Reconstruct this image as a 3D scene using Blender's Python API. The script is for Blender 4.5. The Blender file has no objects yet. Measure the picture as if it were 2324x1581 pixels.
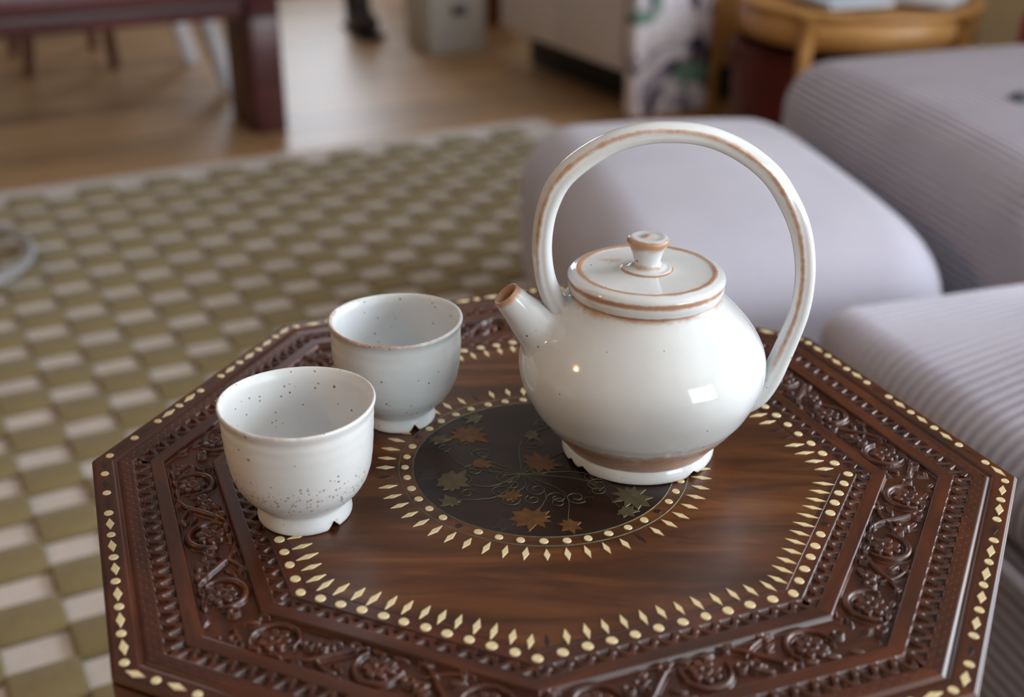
import bpy, bmesh, math, random
import numpy as np
from mathutils import Vector, Matrix

random.seed(7)
RNG = np.random.default_rng(11)
D = bpy.data
SC = bpy.context.scene
COL = SC.collection
PI = math.pi
R = math.radians

def S(r, g, b):
    f = lambda c: c / 12.92 if c <= 0.04045 else ((c + 0.055) / 1.055) ** 2.4
    return (f(r / 255), f(g / 255), f(b / 255), 1.0)

# ------------------------------------------------------------------ camera
cam_d = D.cameras.new('camera')
cam = D.objects.new('camera', cam_d)
COL.objects.link(cam)
SC.camera = cam
cam.location = (-0.0176, -0.5973, 0.3548)
cam.rotation_euler = (R(90 - 25.3576), 0, 0)
cam.rotation_euler = (Matrix.Rotation(R(90 - 25.3576), 3, 'X') @ Matrix.Rotation(R(-0.1848) * -1, 3, 'Z')).to_euler()
cam_d.sensor_width = 36.0
cam_d.lens = 2779.85 / 2324 * 36.0
cam_d.clip_start = 0.02
cam_d.dof.use_dof = True
cam_d.dof.focus_distance = 0.655
cam_d.dof.aperture_fstop = 4.5

# ------------------------------------------------------------------ room frame: u runs towards camera right, v along the far rug edge
UX, UY = 0.4704, -0.8825
VX, VY = 0.8825, 0.4704
ROT = math.atan2(VY, VX)
FLOOR = -0.45
def uv(u, v, z=FLOOR):
    return Vector((u * UX + v * VX, u * UY + v * VY, z))

# ------------------------------------------------------------------ world, daylight, exposure
w = D.worlds.new('world'); SC.world = w; w.use_nodes = True
w.node_tree.nodes['Background'].inputs[0].default_value = (0.75, 0.85, 1.0, 1)
w.node_tree.nodes['Background'].inputs[1].default_value = 1.0
SC.view_settings.view_transform = 'Standard'
SC.view_settings.look = 'None'
SC.view_settings.gamma = 1.0
SC.view_settings.use_curve_mapping = False
SC.view_settings.exposure = 0.58
SC.cycles.max_bounces = 7; SC.cycles.diffuse_bounces = 3; SC.cycles.glossy_bounces = 3; SC.cycles.transmission_bounces = 4
SC.cycles.caustics_reflective = False; SC.cycles.caustics_refractive = False

def area(name, loc, direction, sx, sy, power, color):
    l = D.lights.new(name, 'AREA'); l.shape = 'RECTANGLE'
    l.size = sx; l.size_y = sy; l.energy = power; l.color = color
    o = D.objects.new(name, l); COL.objects.link(o)
    o.location = loc
    o.rotation_euler = Vector(direction).to_track_quat('-Z', 'Y').to_euler()
    return o
U3 = Vector((UX, UY, 0)); V3 = Vector((VX, VY, 0))
# daylight entering through the window behind the camera, the side window and the far window
area('daylight_rear', uv(2.97, 1.40, 0.75), -U3, 1.60, 1.5, 52, (0.82, 0.93, 1.0))
area('daylight_side', uv(0.78, 2.27, 0.85), -V3, 1.80, 1.5, 76, (0.83, 0.91, 1.0))
area('daylight_far', uv(-4.97, 1.58, 0.80), U3, 0.66, 1.7, 13, (0.84, 0.91, 1.0))

# ------------------------------------------------------------------ helpers
def tag(o, label=None, cat=None, group=None, kind=None):
    if label: o['label'] = label
    if cat: o['category'] = cat
    if group: o['group'] = group
    if kind: o['kind'] = kind
    return o

def empty(name, loc=(0, 0, 0), rz=0.0):
    o = D.objects.new(name, None); COL.objects.link(o)
    o.empty_display_size = 0.05
    o.location = loc; o.rotation_euler = (0, 0, rz)
    return o

def link(name, me, m=None, parent=None, loc=None, rot=None):
    o = D.objects.new(name, me); COL.objects.link(o)
    if m is not None and not me.materials: me.materials.append(m)
    if parent: o.parent = parent
    if loc is not None: o.location = loc
    if rot is not None: o.rotation_euler = rot
    return o

def mesh(name, V, F, smooth=True, attrs=None):
    me = D.meshes.new(name)
    V = np.asarray(V, dtype=np.float32).reshape(-1, 3)
    if isinstance(F, np.ndarray):
        n, k = F.shape
        me.vertices.add(len(V)); me.vertices.foreach_set('co', V.ravel())
        me.loops.add(n * k); me.loops.foreach_set('vertex_index', F.astype(np.int32).ravel())
        me.polygons.add(n); me.polygons.foreach_set('loop_start', np.arange(0, n * k, k, dtype=np.int32))
        me.update(calc_edges=True)
    else:
        me.from_pydata([tuple(map(float, v)) for v in V], [], F); me.update()
    me.validate()
    if smooth: me.polygons.foreach_set('use_smooth', np.ones(len(me.polygons), dtype=bool))
    for k, a in (attrs or {}).items():
        a = np.asarray(a, dtype=np.float32)
        if a.ndim == 1:
            at = me.attributes.new(k, 'FLOAT', 'POINT'); at.data.foreach_set('value', a)
        else:
            at = me.attributes.new(k, 'FLOAT_VECTOR', 'POINT'); at.data.foreach_set('vector', a.ravel())
    return me

def obj(name, V, F, m, parent=None, smooth=True, attrs=None, loc=None, rot=None):
    return link(name, mesh(name, V, F, smooth, attrs), m, parent, loc, rot)

def gridfaces(nu, nv, cu=False, cv=False):
    iu = np.arange(nu if cu else nu - 1); iv = np.arange(nv if cv else nv - 1)
    a, b = np.meshgrid(iu, iv, indexing='ij')
    a2 = (a + 1) % nu; b2 = (b + 1) % nv
    return np.stack([a * nv + b, a2 * nv + b, a2 * nv + b2, a * nv + b2], -1).reshape(-1, 4)

def bm_obj(name, bm, m, parent=None, smooth=False, loc=None, rot=None):
    me = D.meshes.new(name); bm.to_mesh(me); bm.free()
    if smooth: me.polygons.foreach_set('use_smooth', np.ones(len(me.polygons), dtype=bool))
    return link(name, me, m, parent, loc, rot)

def box_bm(sx, sy, sz, bev=0.0, seg=2, center=(0, 0, 0), taper=1.0):
    bm = bmesh.new(); bmesh.ops.create_cube(bm, size=1.0)
    for v in bm.verts:
        t = taper if v.co.z < 0 else 1.0
        v.co = Vector((v.co.x * sx * t, v.co.y * sy * t, v.co.z * sz))
    if bev > 0: bmesh.ops.bevel(bm, geom=bm.edges[:], offset=bev, segments=seg, profile=0.5, affect='EDGES')
    for v in bm.verts: v.co += Vector(center)
    return bm

def box(name, sx, sy, sz, m, parent=None, bev=0.0, loc=None, rot=None, center=(0, 0, 0), taper=1.0):
    return bm_obj(name, box_bm(sx, sy, sz, bev, 2, center, taper), m, parent, bev > 0, loc, rot)

def catmull(P, n):
    P = np.asarray(P, float); out = []
    Q = np.vstack([2 * P[0] - P[1], P, 2 * P[-1] - P[-2]])
    for i in range(1, len(Q) - 2):
        t = np.linspace(0, 1, n, endpoint=False)[:, None]
        a, b, c, d = Q[i - 1], Q[i], Q[i + 1], Q[i + 2]
        out.append(0.5 * (2 * b + (c - a) * t + (2 * a - 5 * b + 4 * c - d) * t ** 2 + (3 * b - a - 3 * c + d) * t ** 3))
    out.append(P[-1:]); return np.vstack(out)

def lathe(profile, n=128, sub=5, post=None):
    """profile rows: r, z, rust -> verts, faces, rust"""
    P = catmull(np.asarray(profile, float), sub)
    P[:, 0] = np.maximum(P[:, 0], 1e-5); P[:, 2] = np.clip(P[:, 2], 0, 1)
    th = np.linspace(0, 2 * PI, n, endpoint=False)
    r = P[:, 0][:, None]; z = np.repeat(P[:, 1][:, None], n, 1)
    x = r * np.cos(th); y = r * np.sin(th)
    rust = np.repeat(P[:, 2][:, None], n, 1)
    if post: x, y, z, rust = post(x, y, z, rust, th[None, :], P)
    V = np.stack([x, y, z], -1).reshape(-1, 3)
    return V, gridfaces(len(P), n, False, True)[:, ::-1], rust.ravel()

def sweep(path, sec_fn, up=(0, 1, 0)):
    """sweep closed section along path; sec_fn(i,t) -> (m,2) offsets (normal, binormal)"""
    P = np.asarray(path, float); n = len(P)
    T = np.gradient(P, axis=0); T /= np.linalg.norm(T, axis=1)[:, None]
    B = np.asarray(up, float); rows = []
    for i in range(n):
        b = B - T[i] * (B @ T[i]); b /= np.linalg.norm(b); nn = np.cross(b, T[i])
        s = sec_fn(i, i / (n - 1))
        rows.append(P[i] + s[:, :1] * nn + s[:, 1:] * b)
    m = len(rows[0]); V = np.vstack(rows)
    return V, gridfaces(n, m, False, True), m

def tube(name, path, rad, m, parent=None, seg=10, sub=6, closed_ends=True, loc=None):
    P = catmull(path, sub) if len(path) > 2 else np.asarray(path, float)
    n = len(P); th = np.linspace(0, 2 * PI, seg, endpoint=False)
    ring = np.stack([np.cos(th), np.sin(th)], -1)
    radf = rad if callable(rad) else (lambda t: rad)
    T = P[-1] - P[0]
    up = (0, 0, 1) if abs(T[2]) < 0.8 * (np.linalg.norm(T) + 1e-9) else (0.3, 1, 0)
    V, F, mm = sweep(P, lambda i, t: ring * radf(t), up)
    F = [tuple(f) for f in F]
    if closed_ends:
        F.append(tuple(range(mm - 1, -1, -1))); F.append(tuple(range((n - 1) * mm, n * mm)))
    return obj(name, V, F, m, parent, True, None, loc)

# ------------------------------------------------------------------ materials
def N(nt, t, **kw):
    n = nt.nodes.new(t)
    for k, v in kw.items():
        if hasattr(n, k): setattr(n, k, v)
        else: n.inputs[k.replace('_', ' ')].default_value = v
    return n

def base_mat(name, color=(0.5, 0.5, 0.5, 1), rough=0.5, metal=0.0, spec=0.5):
    m = D.materials.new(name); m.use_nodes = True
    nt = m.node_tree; b = nt.nodes['Principled BSDF']
    b.inputs['Base Color'].default_value = color
    b.inputs['Roughness'].default_value = rough
    b.inputs['Metallic'].default_value = metal
    b.inputs['Specular IOR Level'].default_value = spec
    return m, nt, b

def coords(nt, src='Object', attr=None, scale=(1, 1, 1), rot=(0, 0, 0)):
    mp = N(nt, 'ShaderNodeMapping')
    mp.inputs['Scale'].default_value = scale; mp.inputs['Rotation'].default_value = rot
    if attr:
        a = N(nt, 'ShaderNodeAttribute'); a.attribute_name = attr; nt.links.new(a.outputs['Vector'], mp.inputs['Vector'])
    else:
        t = N(nt, 'ShaderNodeTexCoord'); nt.links.new(t.outputs[src], mp.inputs['Vector'])
    return mp.outputs['Vector']

def noise(nt, vec, scale, detail=4.0, rough=0.55, dist=0.0):
    n = N(nt, 'ShaderNodeTexNoise'); n.inputs['Scale'].default_value = scale
    n.inputs['Detail'].default_value = detail; n.inputs['Roughness'].default_value = rough
    n.inputs['Distortion'].default_value = dist
    nt.links.new(vec, n.inputs['Vector']); return n.outputs['Fac']

def ramp(nt, fac, stops, interp='LINEAR'):
    r = N(nt, 'ShaderNodeValToRGB'); r.color_ramp.interpolation = interp
    e = r.color_ramp.elements
    while len(e) < len(stops): e.new(0.5)
    for el, (p, c) in zip(e, stops): el.position = p; el.color = c
    nt.links.new(fac, r.inputs['Fac']); return r.outputs['Color']

def mixc(nt, fac, a, b, mode='MIX'):
    n = N(nt, 'ShaderNodeMix'); n.data_type = 'RGBA'; n.blend_type = mode
    for s, v in ((n.inputs[0], fac), (n.inputs[6], a), (n.inputs[7], b)):
        if hasattr(v, 'default_value') or hasattr(v, 'is_linked'): nt.links.new(v, s)
        else: s.default_value = v
    return n.outputs[2]

def mth(nt, op, a, b=None, c=None):
    n = N(nt, 'ShaderNodeMath'); n.operation = op
    for i, v in enumerate((a, b, c)):
        if v is None: continue
        if isinstance(v, (int, float)): n.inputs[i].default_value = v
        else: nt.links.new(v, n.inputs[i])
    return n.outputs[0]

def bump(nt, b, h, strength=0.2, dist=0.001):
    n = N(nt, 'ShaderNodeBump'); n.inputs['Strength'].default_value = strength; n.inputs['Distance'].default_value = dist
    nt.links.new(h, n.inputs['Height']); nt.links.new(n.outputs['Normal'], b.inputs['Normal'])

def wood_mat(name, stops, rough=0.4, attr=None, scale=(6, 60, 60), nscale=1.0, rot=(0, 0, 0), rnd=0.0, bstr=0.1, spec=0.5, coat=0.0, src='Object'):
    m, nt, b = base_mat(name, rough=rough, spec=spec)
    v = coords(nt, src, attr, scale, rot)
    if rnd:
        oi = N(nt, 'ShaderNodeObjectInfo'); add = N(nt, 'ShaderNodeVectorMath'); add.operation = 'ADD'
        sc = N(nt, 'ShaderNodeVectorMath'); sc.operation = 'SCALE'; sc.inputs['Scale'].default_value = 37.0
        cmb = N(nt, 'ShaderNodeCombineXYZ')
        for i in range(3): nt.links.new(oi.outputs['Random'], cmb.inputs[i])
        nt.links.new(cmb.outputs[0], sc.inputs[0]); nt.links.new(v, add.inputs[0]); nt.links.new(sc.outputs[0], add.inputs[1]); v = add.outputs[0]
    n1 = noise(nt, v, nscale, 6, 0.62, 0.6)
    col = ramp(nt, n1, stops)
    if rnd:
        hs = N(nt, 'ShaderNodeHueSaturation')
        val = mth(nt, 'MULTIPLY_ADD', oi.outputs['Random'], rnd, 1.0 - rnd * 0.5)
        nt.links.new(val, hs.inputs['Value']); nt.links.new(col, hs.inputs['Color']); col = hs.outputs['Color']
    nt.links.new(col, b.inputs['Base Color'])
    if coat: b.inputs['Coat Weight'].default_value = coat; b.inputs['Coat Roughness'].default_value = 0.2
    bump(nt, b, n1, bstr, 0.0006)
    return m

def glaze_mat(name, body, rustc, rough, speck_scale, speck_amt, mott, seed=0.0, tint=None):
    """stoneware glaze; mesh attribute 'rust' says where the clay burns through, broken up by noise"""
    m, nt, b = base_mat(name, rough=rough, spec=0.5)
    v = coords(nt)
    n0 = noise(nt, v, 28, 5, 0.6); n1 = noise(nt, v, 240, 4, 0.6); n2 = noise(nt, v, 60, 3, 0.5)
    c = mixc(nt, ramp(nt, n0, [(0.35, (0, 0, 0, 1)), (0.7, (1, 1, 1, 1))]), body, mott)
    a = N(nt, 'ShaderNodeAttribute'); a.attribute_name = 'rust'
    brk = mth(nt, 'ADD', mth(nt, 'MULTIPLY', n1, 0.45), mth(nt, 'MULTIPLY', n2, 0.55))
    rf = mth(nt, 'SUBTRACT', mth(nt, 'ADD', a.outputs['Fac'], mth(nt, 'MULTIPLY', brk, 0.9)), 0.62)
    rfac = ramp(nt, rf, [(0.0, (0, 0, 0, 1)), (0.42, (1, 1, 1, 1))])
    gate = ramp(nt, a.outputs['Fac'], [(0.0, (0, 0, 0, 1)), (0.12, (1, 1, 1, 1))])
    rfac = mixc(nt, 1.0, rfac, gate, 'MULTIPLY')
    rc = mixc(nt, n1, rustc, tuple(x * 0.72 for x in rustc[:3]) + (1,))
    c = mixc(nt, rfac, c, rc)
    vo = N(nt, 'ShaderNodeTexVoronoi'); vo.inputs['Scale'].default_value = speck_scale; nt.links.new(v, vo.inputs['Vector'])
    sep = N(nt, 'ShaderNodeSeparateColor'); nt.links.new(vo.outputs['Color'], sep.inputs[0])
    size = mth(nt, 'MULTIPLY', mth(nt, 'POWER', sep.outputs[0], 4.0), speck_amt)
    d = mth(nt, 'SUBTRACT', size, vo.outputs['Distance'])
    sf = ramp(nt, d, [(0.0, (0, 0, 0, 1)), (0.04, (1, 1, 1, 1))])
    c = mixc(nt, mth(nt, 'MULTIPLY', sf, 0.8), c, S(88, 66, 54))
    sa = N(nt, 'ShaderNodeAttribute'); sa.attribute_name = 'speck'
    v2 = N(nt, 'ShaderNodeTexVoronoi'); v2.inputs['Scale'].default_value = 560; nt.links.new(v, v2.inputs['Vector'])
    sp2 = N(nt, 'ShaderNodeSeparateColor'); nt.links.new(v2.outputs['Color'], sp2.inputs[0])
    clump = mth(nt, 'MULTIPLY', sa.outputs['Fac'], mth(nt, 'MULTIPLY', n2, 1.5))
    sz = mth(nt, 'MULTIPLY', mth(nt, 'GREATER_THAN', clump, sp2.outputs[0]), mth(nt, 'MULTIPLY_ADD', sp2.outputs[1], 0.22, 0.27))
    d2 = mth(nt, 'SUBTRACT', sz, v2.outputs['Distance'])
    f2 = ramp(nt, d2, [(0.0, (0, 0, 0, 1)), (0.14, (1, 1, 1, 1))])
    c = mixc(nt, mth(nt, 'MULTIPLY', f2, 0.75), c, S(150, 104, 84))
    nt.links.new(c, b.inputs['Base Color'])
    rr = mth(nt, 'ADD', mth(nt, 'MULTIPLY', rfac, 0.25), rough)
    nt.links.new(rr, b.inputs['Roughness'])
    bump(nt, b, n2, 0.12, 0.0008)
    return m

def cloth_mat(name, c1, c2, scale=400, rough=0.9, bstr=0.3):
    m, nt, b = base_mat(name, rough=rough, spec=0.2)
    v = coords(nt)
    n = noise(nt, v, scale, 3, 0.6); n2 = noise(nt, v, 9, 3, 0.5)
    col = ramp(nt, mth(nt, 'ADD', mth(nt, 'MULTIPLY', n, 0.5), mth(nt, 'MULTIPLY', n2, 0.5)), [(0.35, c1), (0.65, c2)])
    nt.links.new(col, b.inputs['Base Color']); bump(nt, b, n, bstr, 0.001)
    b.inputs['Sheen Weight'].default_value = 0.25
    return m

def plain(name, c, rough=0.5, metal=0.0, var=0.08, scale=30.0, spec=0.5):
    m, nt, b = base_mat(name, c, rough, metal, spec)
    n = noise(nt, coords(nt), scale, 4, 0.6)
    lo = tuple(x * (1 - var) for x in c[:3]) + (1,); hi = tuple(min(1, x * (1 + var)) for x in c[:3]) + (1,)
    nt.links.new(ramp(nt, n, [(0.3, lo), (0.7, hi)]), b.inputs['Base Color'])
    return m

M = {}
M['carved'] = wood_mat('carved_rosewood', [(0.25, S(38, 12, 3)), (0.5, S(66, 26, 8)), (0.75, S(96, 44, 15))], 0.33, 'gr', (14, 90, 1), 1.0, bstr=0.05, spec=0.55)
M['field'] = wood_mat('field_rosewood', [(0.24, S(36, 17, 8)), (0.42, S(64, 33, 14)), (0.58, S(90, 50, 23)), (0.78, S(118, 75, 42))], 0.32, None, (9, 55, 9), 1.0, (0, 0, R(-24)), bstr=0.04, spec=0.45)
M['medallion'] = wood_mat('dark_medallion_wood', [(0.3, S(27, 15, 12)), (0.7, S(48, 29, 22))], 0.3, None, (12, 50, 10), 1.0, bstr=0.03, spec=0.36)
M['bone'] = plain('bone_inlay', S(216, 196, 152), 0.35, 0, 0.10, 220)
M['socket'] = plain('empty_inlay_socket', S(38, 22, 20), 0.32, 0, 0.3, 300)
M['brass'] = plain('tarnished_brass', S(104, 68, 30), 0.55, 0.5, 0.35, 160)
M['brass_reflecting'] = plain('tarnished_brass_reflection', S(92, 82, 58), 0.52, 0.5, 0.3, 160)  # dull brass with a greenish-grey reflection put into its colour
M['wire'] = plain('oxidised_brass_wire', S(104, 106, 84), 0.45, 0.7, 0.3, 200)
M['pot'] = glaze_mat('teapot_glaze', S(222, 224, 224), S(200, 154, 124), 0.09, 170, 0.14, S(213, 215, 219))
M['cupA'] = glaze_mat('near_cup_glaze', S(230, 230, 230), S(186, 138, 116), 0.30, 210, 0.20, S(220, 222, 224))
M['cupB'] = glaze_mat('far_cup_glaze', S(226, 229, 231), S(180, 130, 100), 0.26, 190, 0.17, S(214, 219, 223))
M['clay'] = plain('bare_clay', S(168, 104, 74), 0.7, 0, 0.2, 120)
M['ribs'] = cloth_mat('ribbed_corduroy', S(186, 182, 196), S(202, 198, 211), 500)
M['smooth'] = cloth_mat('smooth_grey_fabric', S(176, 172, 186), S(189, 185, 198), 300)
M['cream_pile'] = cloth_mat('cream_rug_pile', S(200, 190, 184), S(222, 212, 206), 260, 0.95, 0.8)
M['olive_pile'] = cloth_mat('olive_rug_pile', S(124, 109, 72), S(148, 132, 94), 260, 0.95, 0.8)
M['plank'] = wood_mat('oak_floor_plank', [(0.25, S(146, 112, 78)), (0.5, S(176, 138, 98)), (0.78, S(200, 164, 122))], 0.40, None, (2.2, 26, 10), 1.0, rnd=0.55, bstr=0.05)
M['wall'] = plain('cream_plaster', S(216, 206, 190), 0.85, 0, 0.03, 12)
M['wall_warm_fill'] = plain('warm_fill_tan_plaster', S(172, 148, 120), 0.85, 0, 0.04, 12)  # tan picked so the unseen left wall bounces warm fill light
M['wall_beige'] = plain('beige_plaster', S(196, 172, 132), 0.85, 0, 0.04, 12)
M['ceil'] = plain('white_ceiling_paint', S(236, 232, 226), 0.9, 0, 0.02, 10)
M['trim'] = plain('white_trim_paint', S(232, 230, 224), 0.5, 0, 0.02, 20)
M['bench'] = wood_mat('purple_brown_bench_wood', [(0.25, S(56, 26, 28)), (0.55, S(84, 44, 44)), (0.8, S(104, 62, 60))], 0.34, None, (4, 40, 40), 1.0, bstr=0.05)
M['chairwood'] = wood_mat('reddish_chair_wood', [(0.3, S(92, 46, 22)), (0.7, S(130, 74, 40))], 0.4, None, (40, 40, 6), 1.0)
M['beech'] = wood_mat('honey_bentwood', [(0.25, S(172, 120, 66)), (0.6, S(204, 152, 92)), (0.85, S(220, 176, 118))], 0.35, None, (8, 8, 40), 1.0)
M['white'] = plain('white_lacquer', S(226, 222, 226), 0.4, 0, 0.03, 12)
M['dark'] = plain('black_plinth', S(22, 18, 15), 0.6, 0, 0.2, 20)
M['boot'] = plain('black_leather', S(36, 32, 36), 0.4, 0, 0.2, 40)
M['box'] = plain('white_card_box', S(206, 202, 194), 0.7, 0, 0.04, 30)
M['red'] = cloth_mat('dark_red_weave', S(70, 18, 10), S(104, 34, 18), 120)
M['crimson'] = cloth_mat('crimson_fabric', S(140, 24, 40), S(170, 34, 52), 120)
M['grey_cable'] = plain('pale_grey_cable', S(176, 178, 182), 0.45, 0, 0.04, 30)
M['paper'] = plain('white_paper', S(228, 230, 236), 0.7, 0, 0.03, 20)
M['paper_blue'] = plain('pale_blue_paper', S(196, 214, 236), 0.6, 0, 0.05, 20)
M['slate'] = plain('slate_grey_cover', S(84, 88, 96), 0.5, 0, 0.1, 20)
M['toy_pink'] = plain('coral_toy', S(214, 128, 112), 0.5, 0, 0.1, 20)
M['toy_lilac'] = plain('lilac_toy', S(176, 160, 196), 0.5, 0, 0.1, 20)
M['toy_navy'] = plain('navy_toy', S(70, 64, 104), 0.5, 0, 0.1, 20)
M['pane'], _nt, _b = base_mat('window_glass', (1, 1, 1, 1), 0.02); _b.inputs['Transmission Weight'].default_value = 1.0

# floral print cloth: pale lavender ground, dark violet and green blotches, a yellow stem
def floral_mat():
    m, nt, b = base_mat('floral_print_cloth', rough=0.85, spec=0.2)
    v = coords(nt)
    n1 = noise(nt, v, 9, 3, 0.55, 1.2); n2 = noise(nt, coords(nt, scale=(1, 1, 1), rot=(1, 2, 3)), 7, 2, 0.5, 0.8)
    c = ramp(nt, n1, [(0.40, S(50, 46, 64)), (0.46, S(176, 164, 182)), (0.52, S(236, 228, 232)), (0.62, S(218, 212, 226)), (0.68, S(128, 122, 146))])
    g = ramp(nt, n2, [(0.55, (0, 0, 0, 1)), (0.60, (1, 1, 1, 1))])
    c = mixc(nt, g, c, S(112, 146, 130))
    sx = N(nt, 'ShaderNodeSeparateXYZ'); nt.links.new(coords(nt), sx.inputs[0])
    stem = mth(nt, 'ABSOLUTE', mth(nt, 'SUBTRACT', mth(nt, 'ADD', sx.outputs[0], 0.012), mth(nt, 'MULTIPLY', mth(nt, 'SUBTRACT', sx.outputs[2], 0.3), 0.16)))
    sf = ramp(nt, stem, [(0.005, (1, 1, 1, 1)), (0.0075, (0, 0, 0, 1))])
    c = mixc(nt, sf, c, S(206, 176, 96))
    nt.links.new(c, b.inputs['Base Color']); return m
M['floral'] = floral_mat()

# ------------------------------------------------------------------ room shell
def struct(o): o['kind'] = 'structure'; return o
CEIL = 2.05
UMIN, UMAX, VMIN, VMAX = -5.0, 3.0, -3.2, 2.3
def wall_with_opening(name, a, b, z0, z1, opening, m, thick=0.12, outward=None):
    """a->b wall as boxes around one rectangular opening (along s0..s1, z w0..w1)"""
    a = Vector(a); b = Vector(b); d = (b - a); L = d.length; d.normalize(); o = Vector(outward)
    pieces = []
    if opening:
        s0, s1, q0, q1 = opening
        pieces = [(0, s0, z0, z1), (s1, L, z0, z1), (s0, s1, z0, q0), (s0, s1, q1, z1)]
    else: pieces = [(0, L, z0, z1)]
    V = []; F = []
    for p0, p1, h0, h1 in pieces:
        k = len(V)
        for s in (p0, p1):
            for off in (0, thick):
                for h in (h0, h1):
                    q = a + d * s + o * off; V.append((q.x, q.y, h))
        F += [tuple(k + i for i in f) for f in ((0, 1, 3, 2), (4, 6, 7, 5), (0, 4, 5, 1), (2, 3, 7, 6), (0, 2, 6, 4), (1, 5, 7, 3))]
    return struct(obj(name, V, F, m, None, False))
def window(idx, a, b, opening, outward, cols, rows):
    a = Vector(a); b = Vector(b); d = (b - a).normalized(); s0, s1, q0, q1 = opening
    e = empty('window_%d' % idx, a + d * ((s0 + s1) / 2) + Vector(outward) * 0.02 + Vector((0, 0, q0)), math.atan2(d.y, d.x))
    struct(e)
    W = s1 - s0; H = q1 - q0
    for x in (-W / 2 + 0.03, W / 2 - 0.03): box('frame_post', 0.06, 0.08, H, M['trim'], e, 0.004, center=(x, 0, H / 2))
    for z in (0.03, H - 0.03): box('frame_rail', W - 0.12, 0.08, 0.06, M['trim'], e, 0.004, center=(0, 0, z))
    for i in range(1, cols): box('mullion', 0.045, 0.06, H - 0.12, M['trim'], e, 0.003, center=(-W / 2 + W * i / cols, 0, H / 2))
    for i in range(1, rows): box('glazing_bar', W - 0.12, 0.05, 0.035, M['trim'], e, 0.003, center=(0, 0, H * i / rows))
    sgn = 1 if Vector((-d.y, d.x, 0)).dot(Vector(outward)) > 0 else -1
    box('pane', W - 0.1, 0.006, H - 0.1, M['pane'], e, 0, center=(0, -sgn * 0.07, H / 2))
    return e
c00, c01, c10, c11 = uv(UMIN, VMIN, 0), uv(UMIN, VMAX, 0), uv(UMAX, VMIN, 0), uv(UMAX, VMAX, 0)
# the wall behind the camera carries a wide window, the side wall a second one, the far wall a third
op_r = (1.40 - 0.80 - VMIN, 1.40 + 0.80 - VMIN, 0.0, 1.5)
wall_with_opening('wall_front', c10, c11, FLOOR, CEIL, op_r, M['wall'], outward=U3); window(1, c10, c11, op_r, -U3, 3, 2)
op_s = (0.78 - 0.90 - UMIN, 0.78 + 0.90 - UMIN, 0.1, 1.6)
wall_with_opening('wall_right', c01, c11, FLOOR, CEIL, op_s, M['wall_beige'], outward=V3); window(2, c01, c11, op_s, -V3, 2, 2)
op_f = (1.58 - 0.33 - VMIN, 1.58 + 0.33 - VMIN, -0.05, 1.65)
wall_with_opening('wall_back', c00, c01, FLOOR, CEIL, op_f, M['wall'], outward=-U3); window(3, c00, c01, op_f, U3, 1, 2)
wall_with_opening('wall_left', c00, c10, FLOOR, CEIL, None, M['wall_warm_fill'], outward=-V3)
cu, cv = (UMIN + UMAX) / 2, (VMIN + VMAX) / 2
struct(box('ceiling', VMAX - VMIN + 0.24, UMAX - UMIN + 0.24, 0.1, M['ceil'], None, 0, uv(cu, cv, CEIL + 0.05), (0, 0, ROT)))
for nm, p0, p1, off in (('baseboard_right', c01, c11, -V3), ('baseboard_back', c00, c01, U3), ('baseboard_left', c00, c10, V3), ('baseboard_front', c10, c11, -U3)):
    d = p1 - p0; mid = (p0 + p1) / 2 + off * 0.009
    if nm == 'baseboard_back': continue
    struct(box(nm, d.length - 0.04, 0.018, 0.09, M['trim'], None, 0.003, (mid.x, mid.y, FLOOR + 0.045), (0, 0, math.atan2(d.y, d.x))))

# floor: boards running along v, each board its own piece
floor = struct(empty('floor', uv(0, 0, FLOOR), ROT))
box('subfloor', VMAX - VMIN, UMAX - UMIN, 0.03, M['dark'], floor, 0, center=(cv, -cu, -0.035))
PW = 0.128
pl_meshes = {}
u = UMIN
row = 0
while u < UMAX - 0.01:
    v = VMIN - random.random() * 1.2
    while v < VMAX:
        L = random.choice((1.3, 1.7, 2.1))
        a, b = max(v, VMIN), min(v + L, VMAX)
        if b - a > 0.02:
            key = round(b - a, 2)
            if key not in pl_meshes:
                bm = box_bm(key - 0.002, PW - 0.002, 0.02, 0.0012, 1); me = D.meshes.new('plank'); bm.to_mesh(me); bm.free(); pl_meshes[key] = me
            # local frame of floor: x = v, y = -u
            link('plank', pl_meshes[key], M['plank'], floor, ((a + b) / 2, -(u + PW / 2), -0.0103))
        v += L
    u += PW; row += 1

# ------------------------------------------------------------------ rug with high olive checks on a cream ground
RU0, RU1, RV0, RV1 = -2.12, 0.62, -1.05, 1.185
rug = empty('checked_rug', uv(0, 0, FLOOR), ROT)
tag(rug, 'olive and cream checked wool rug under the carved table', 'rug')
box('rug_ground', RV1 - RV0, RU1 - RU0, 0.010, M['cream_pile'], rug, 0.003, center=((RV0 + RV1) / 2, -(RU0 + RU1) / 2, 0.005))
CU, CV = 0.0562, 0.0684
bm = box_bm(CV * 1.05, CU * 1.11, 0.012, 0.0055, 2); tuft = D.meshes.new('olive_check'); bm.to_mesh(tuft); bm.free()
tuft.polygons.foreach_set('use_smooth', np.ones(len(tuft.polygons), dtype=bool))
cells = []
u0, v0 = -0.8325, -0.187      # centre of one cream check
for i in range(-40, 40):
    for j in range(-40, 40):
        if (i + j) % 2 == 0: continue
        uu, vv = u0 + i * CU, v0 + j * CV
        if RU0 + 0.085 < uu < RU1 - 0.05 and RV0 + 0.06 < vv < RV1 - 0.075: cells.append((uu, vv))
camp = cam.location
fw = Vector((0, math.cos(R(25.3576)), -math.sin(R(25.3576)))); upv = Vector((0, math.sin(R(25.3576)), math.cos(R(25.3576))))
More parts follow.
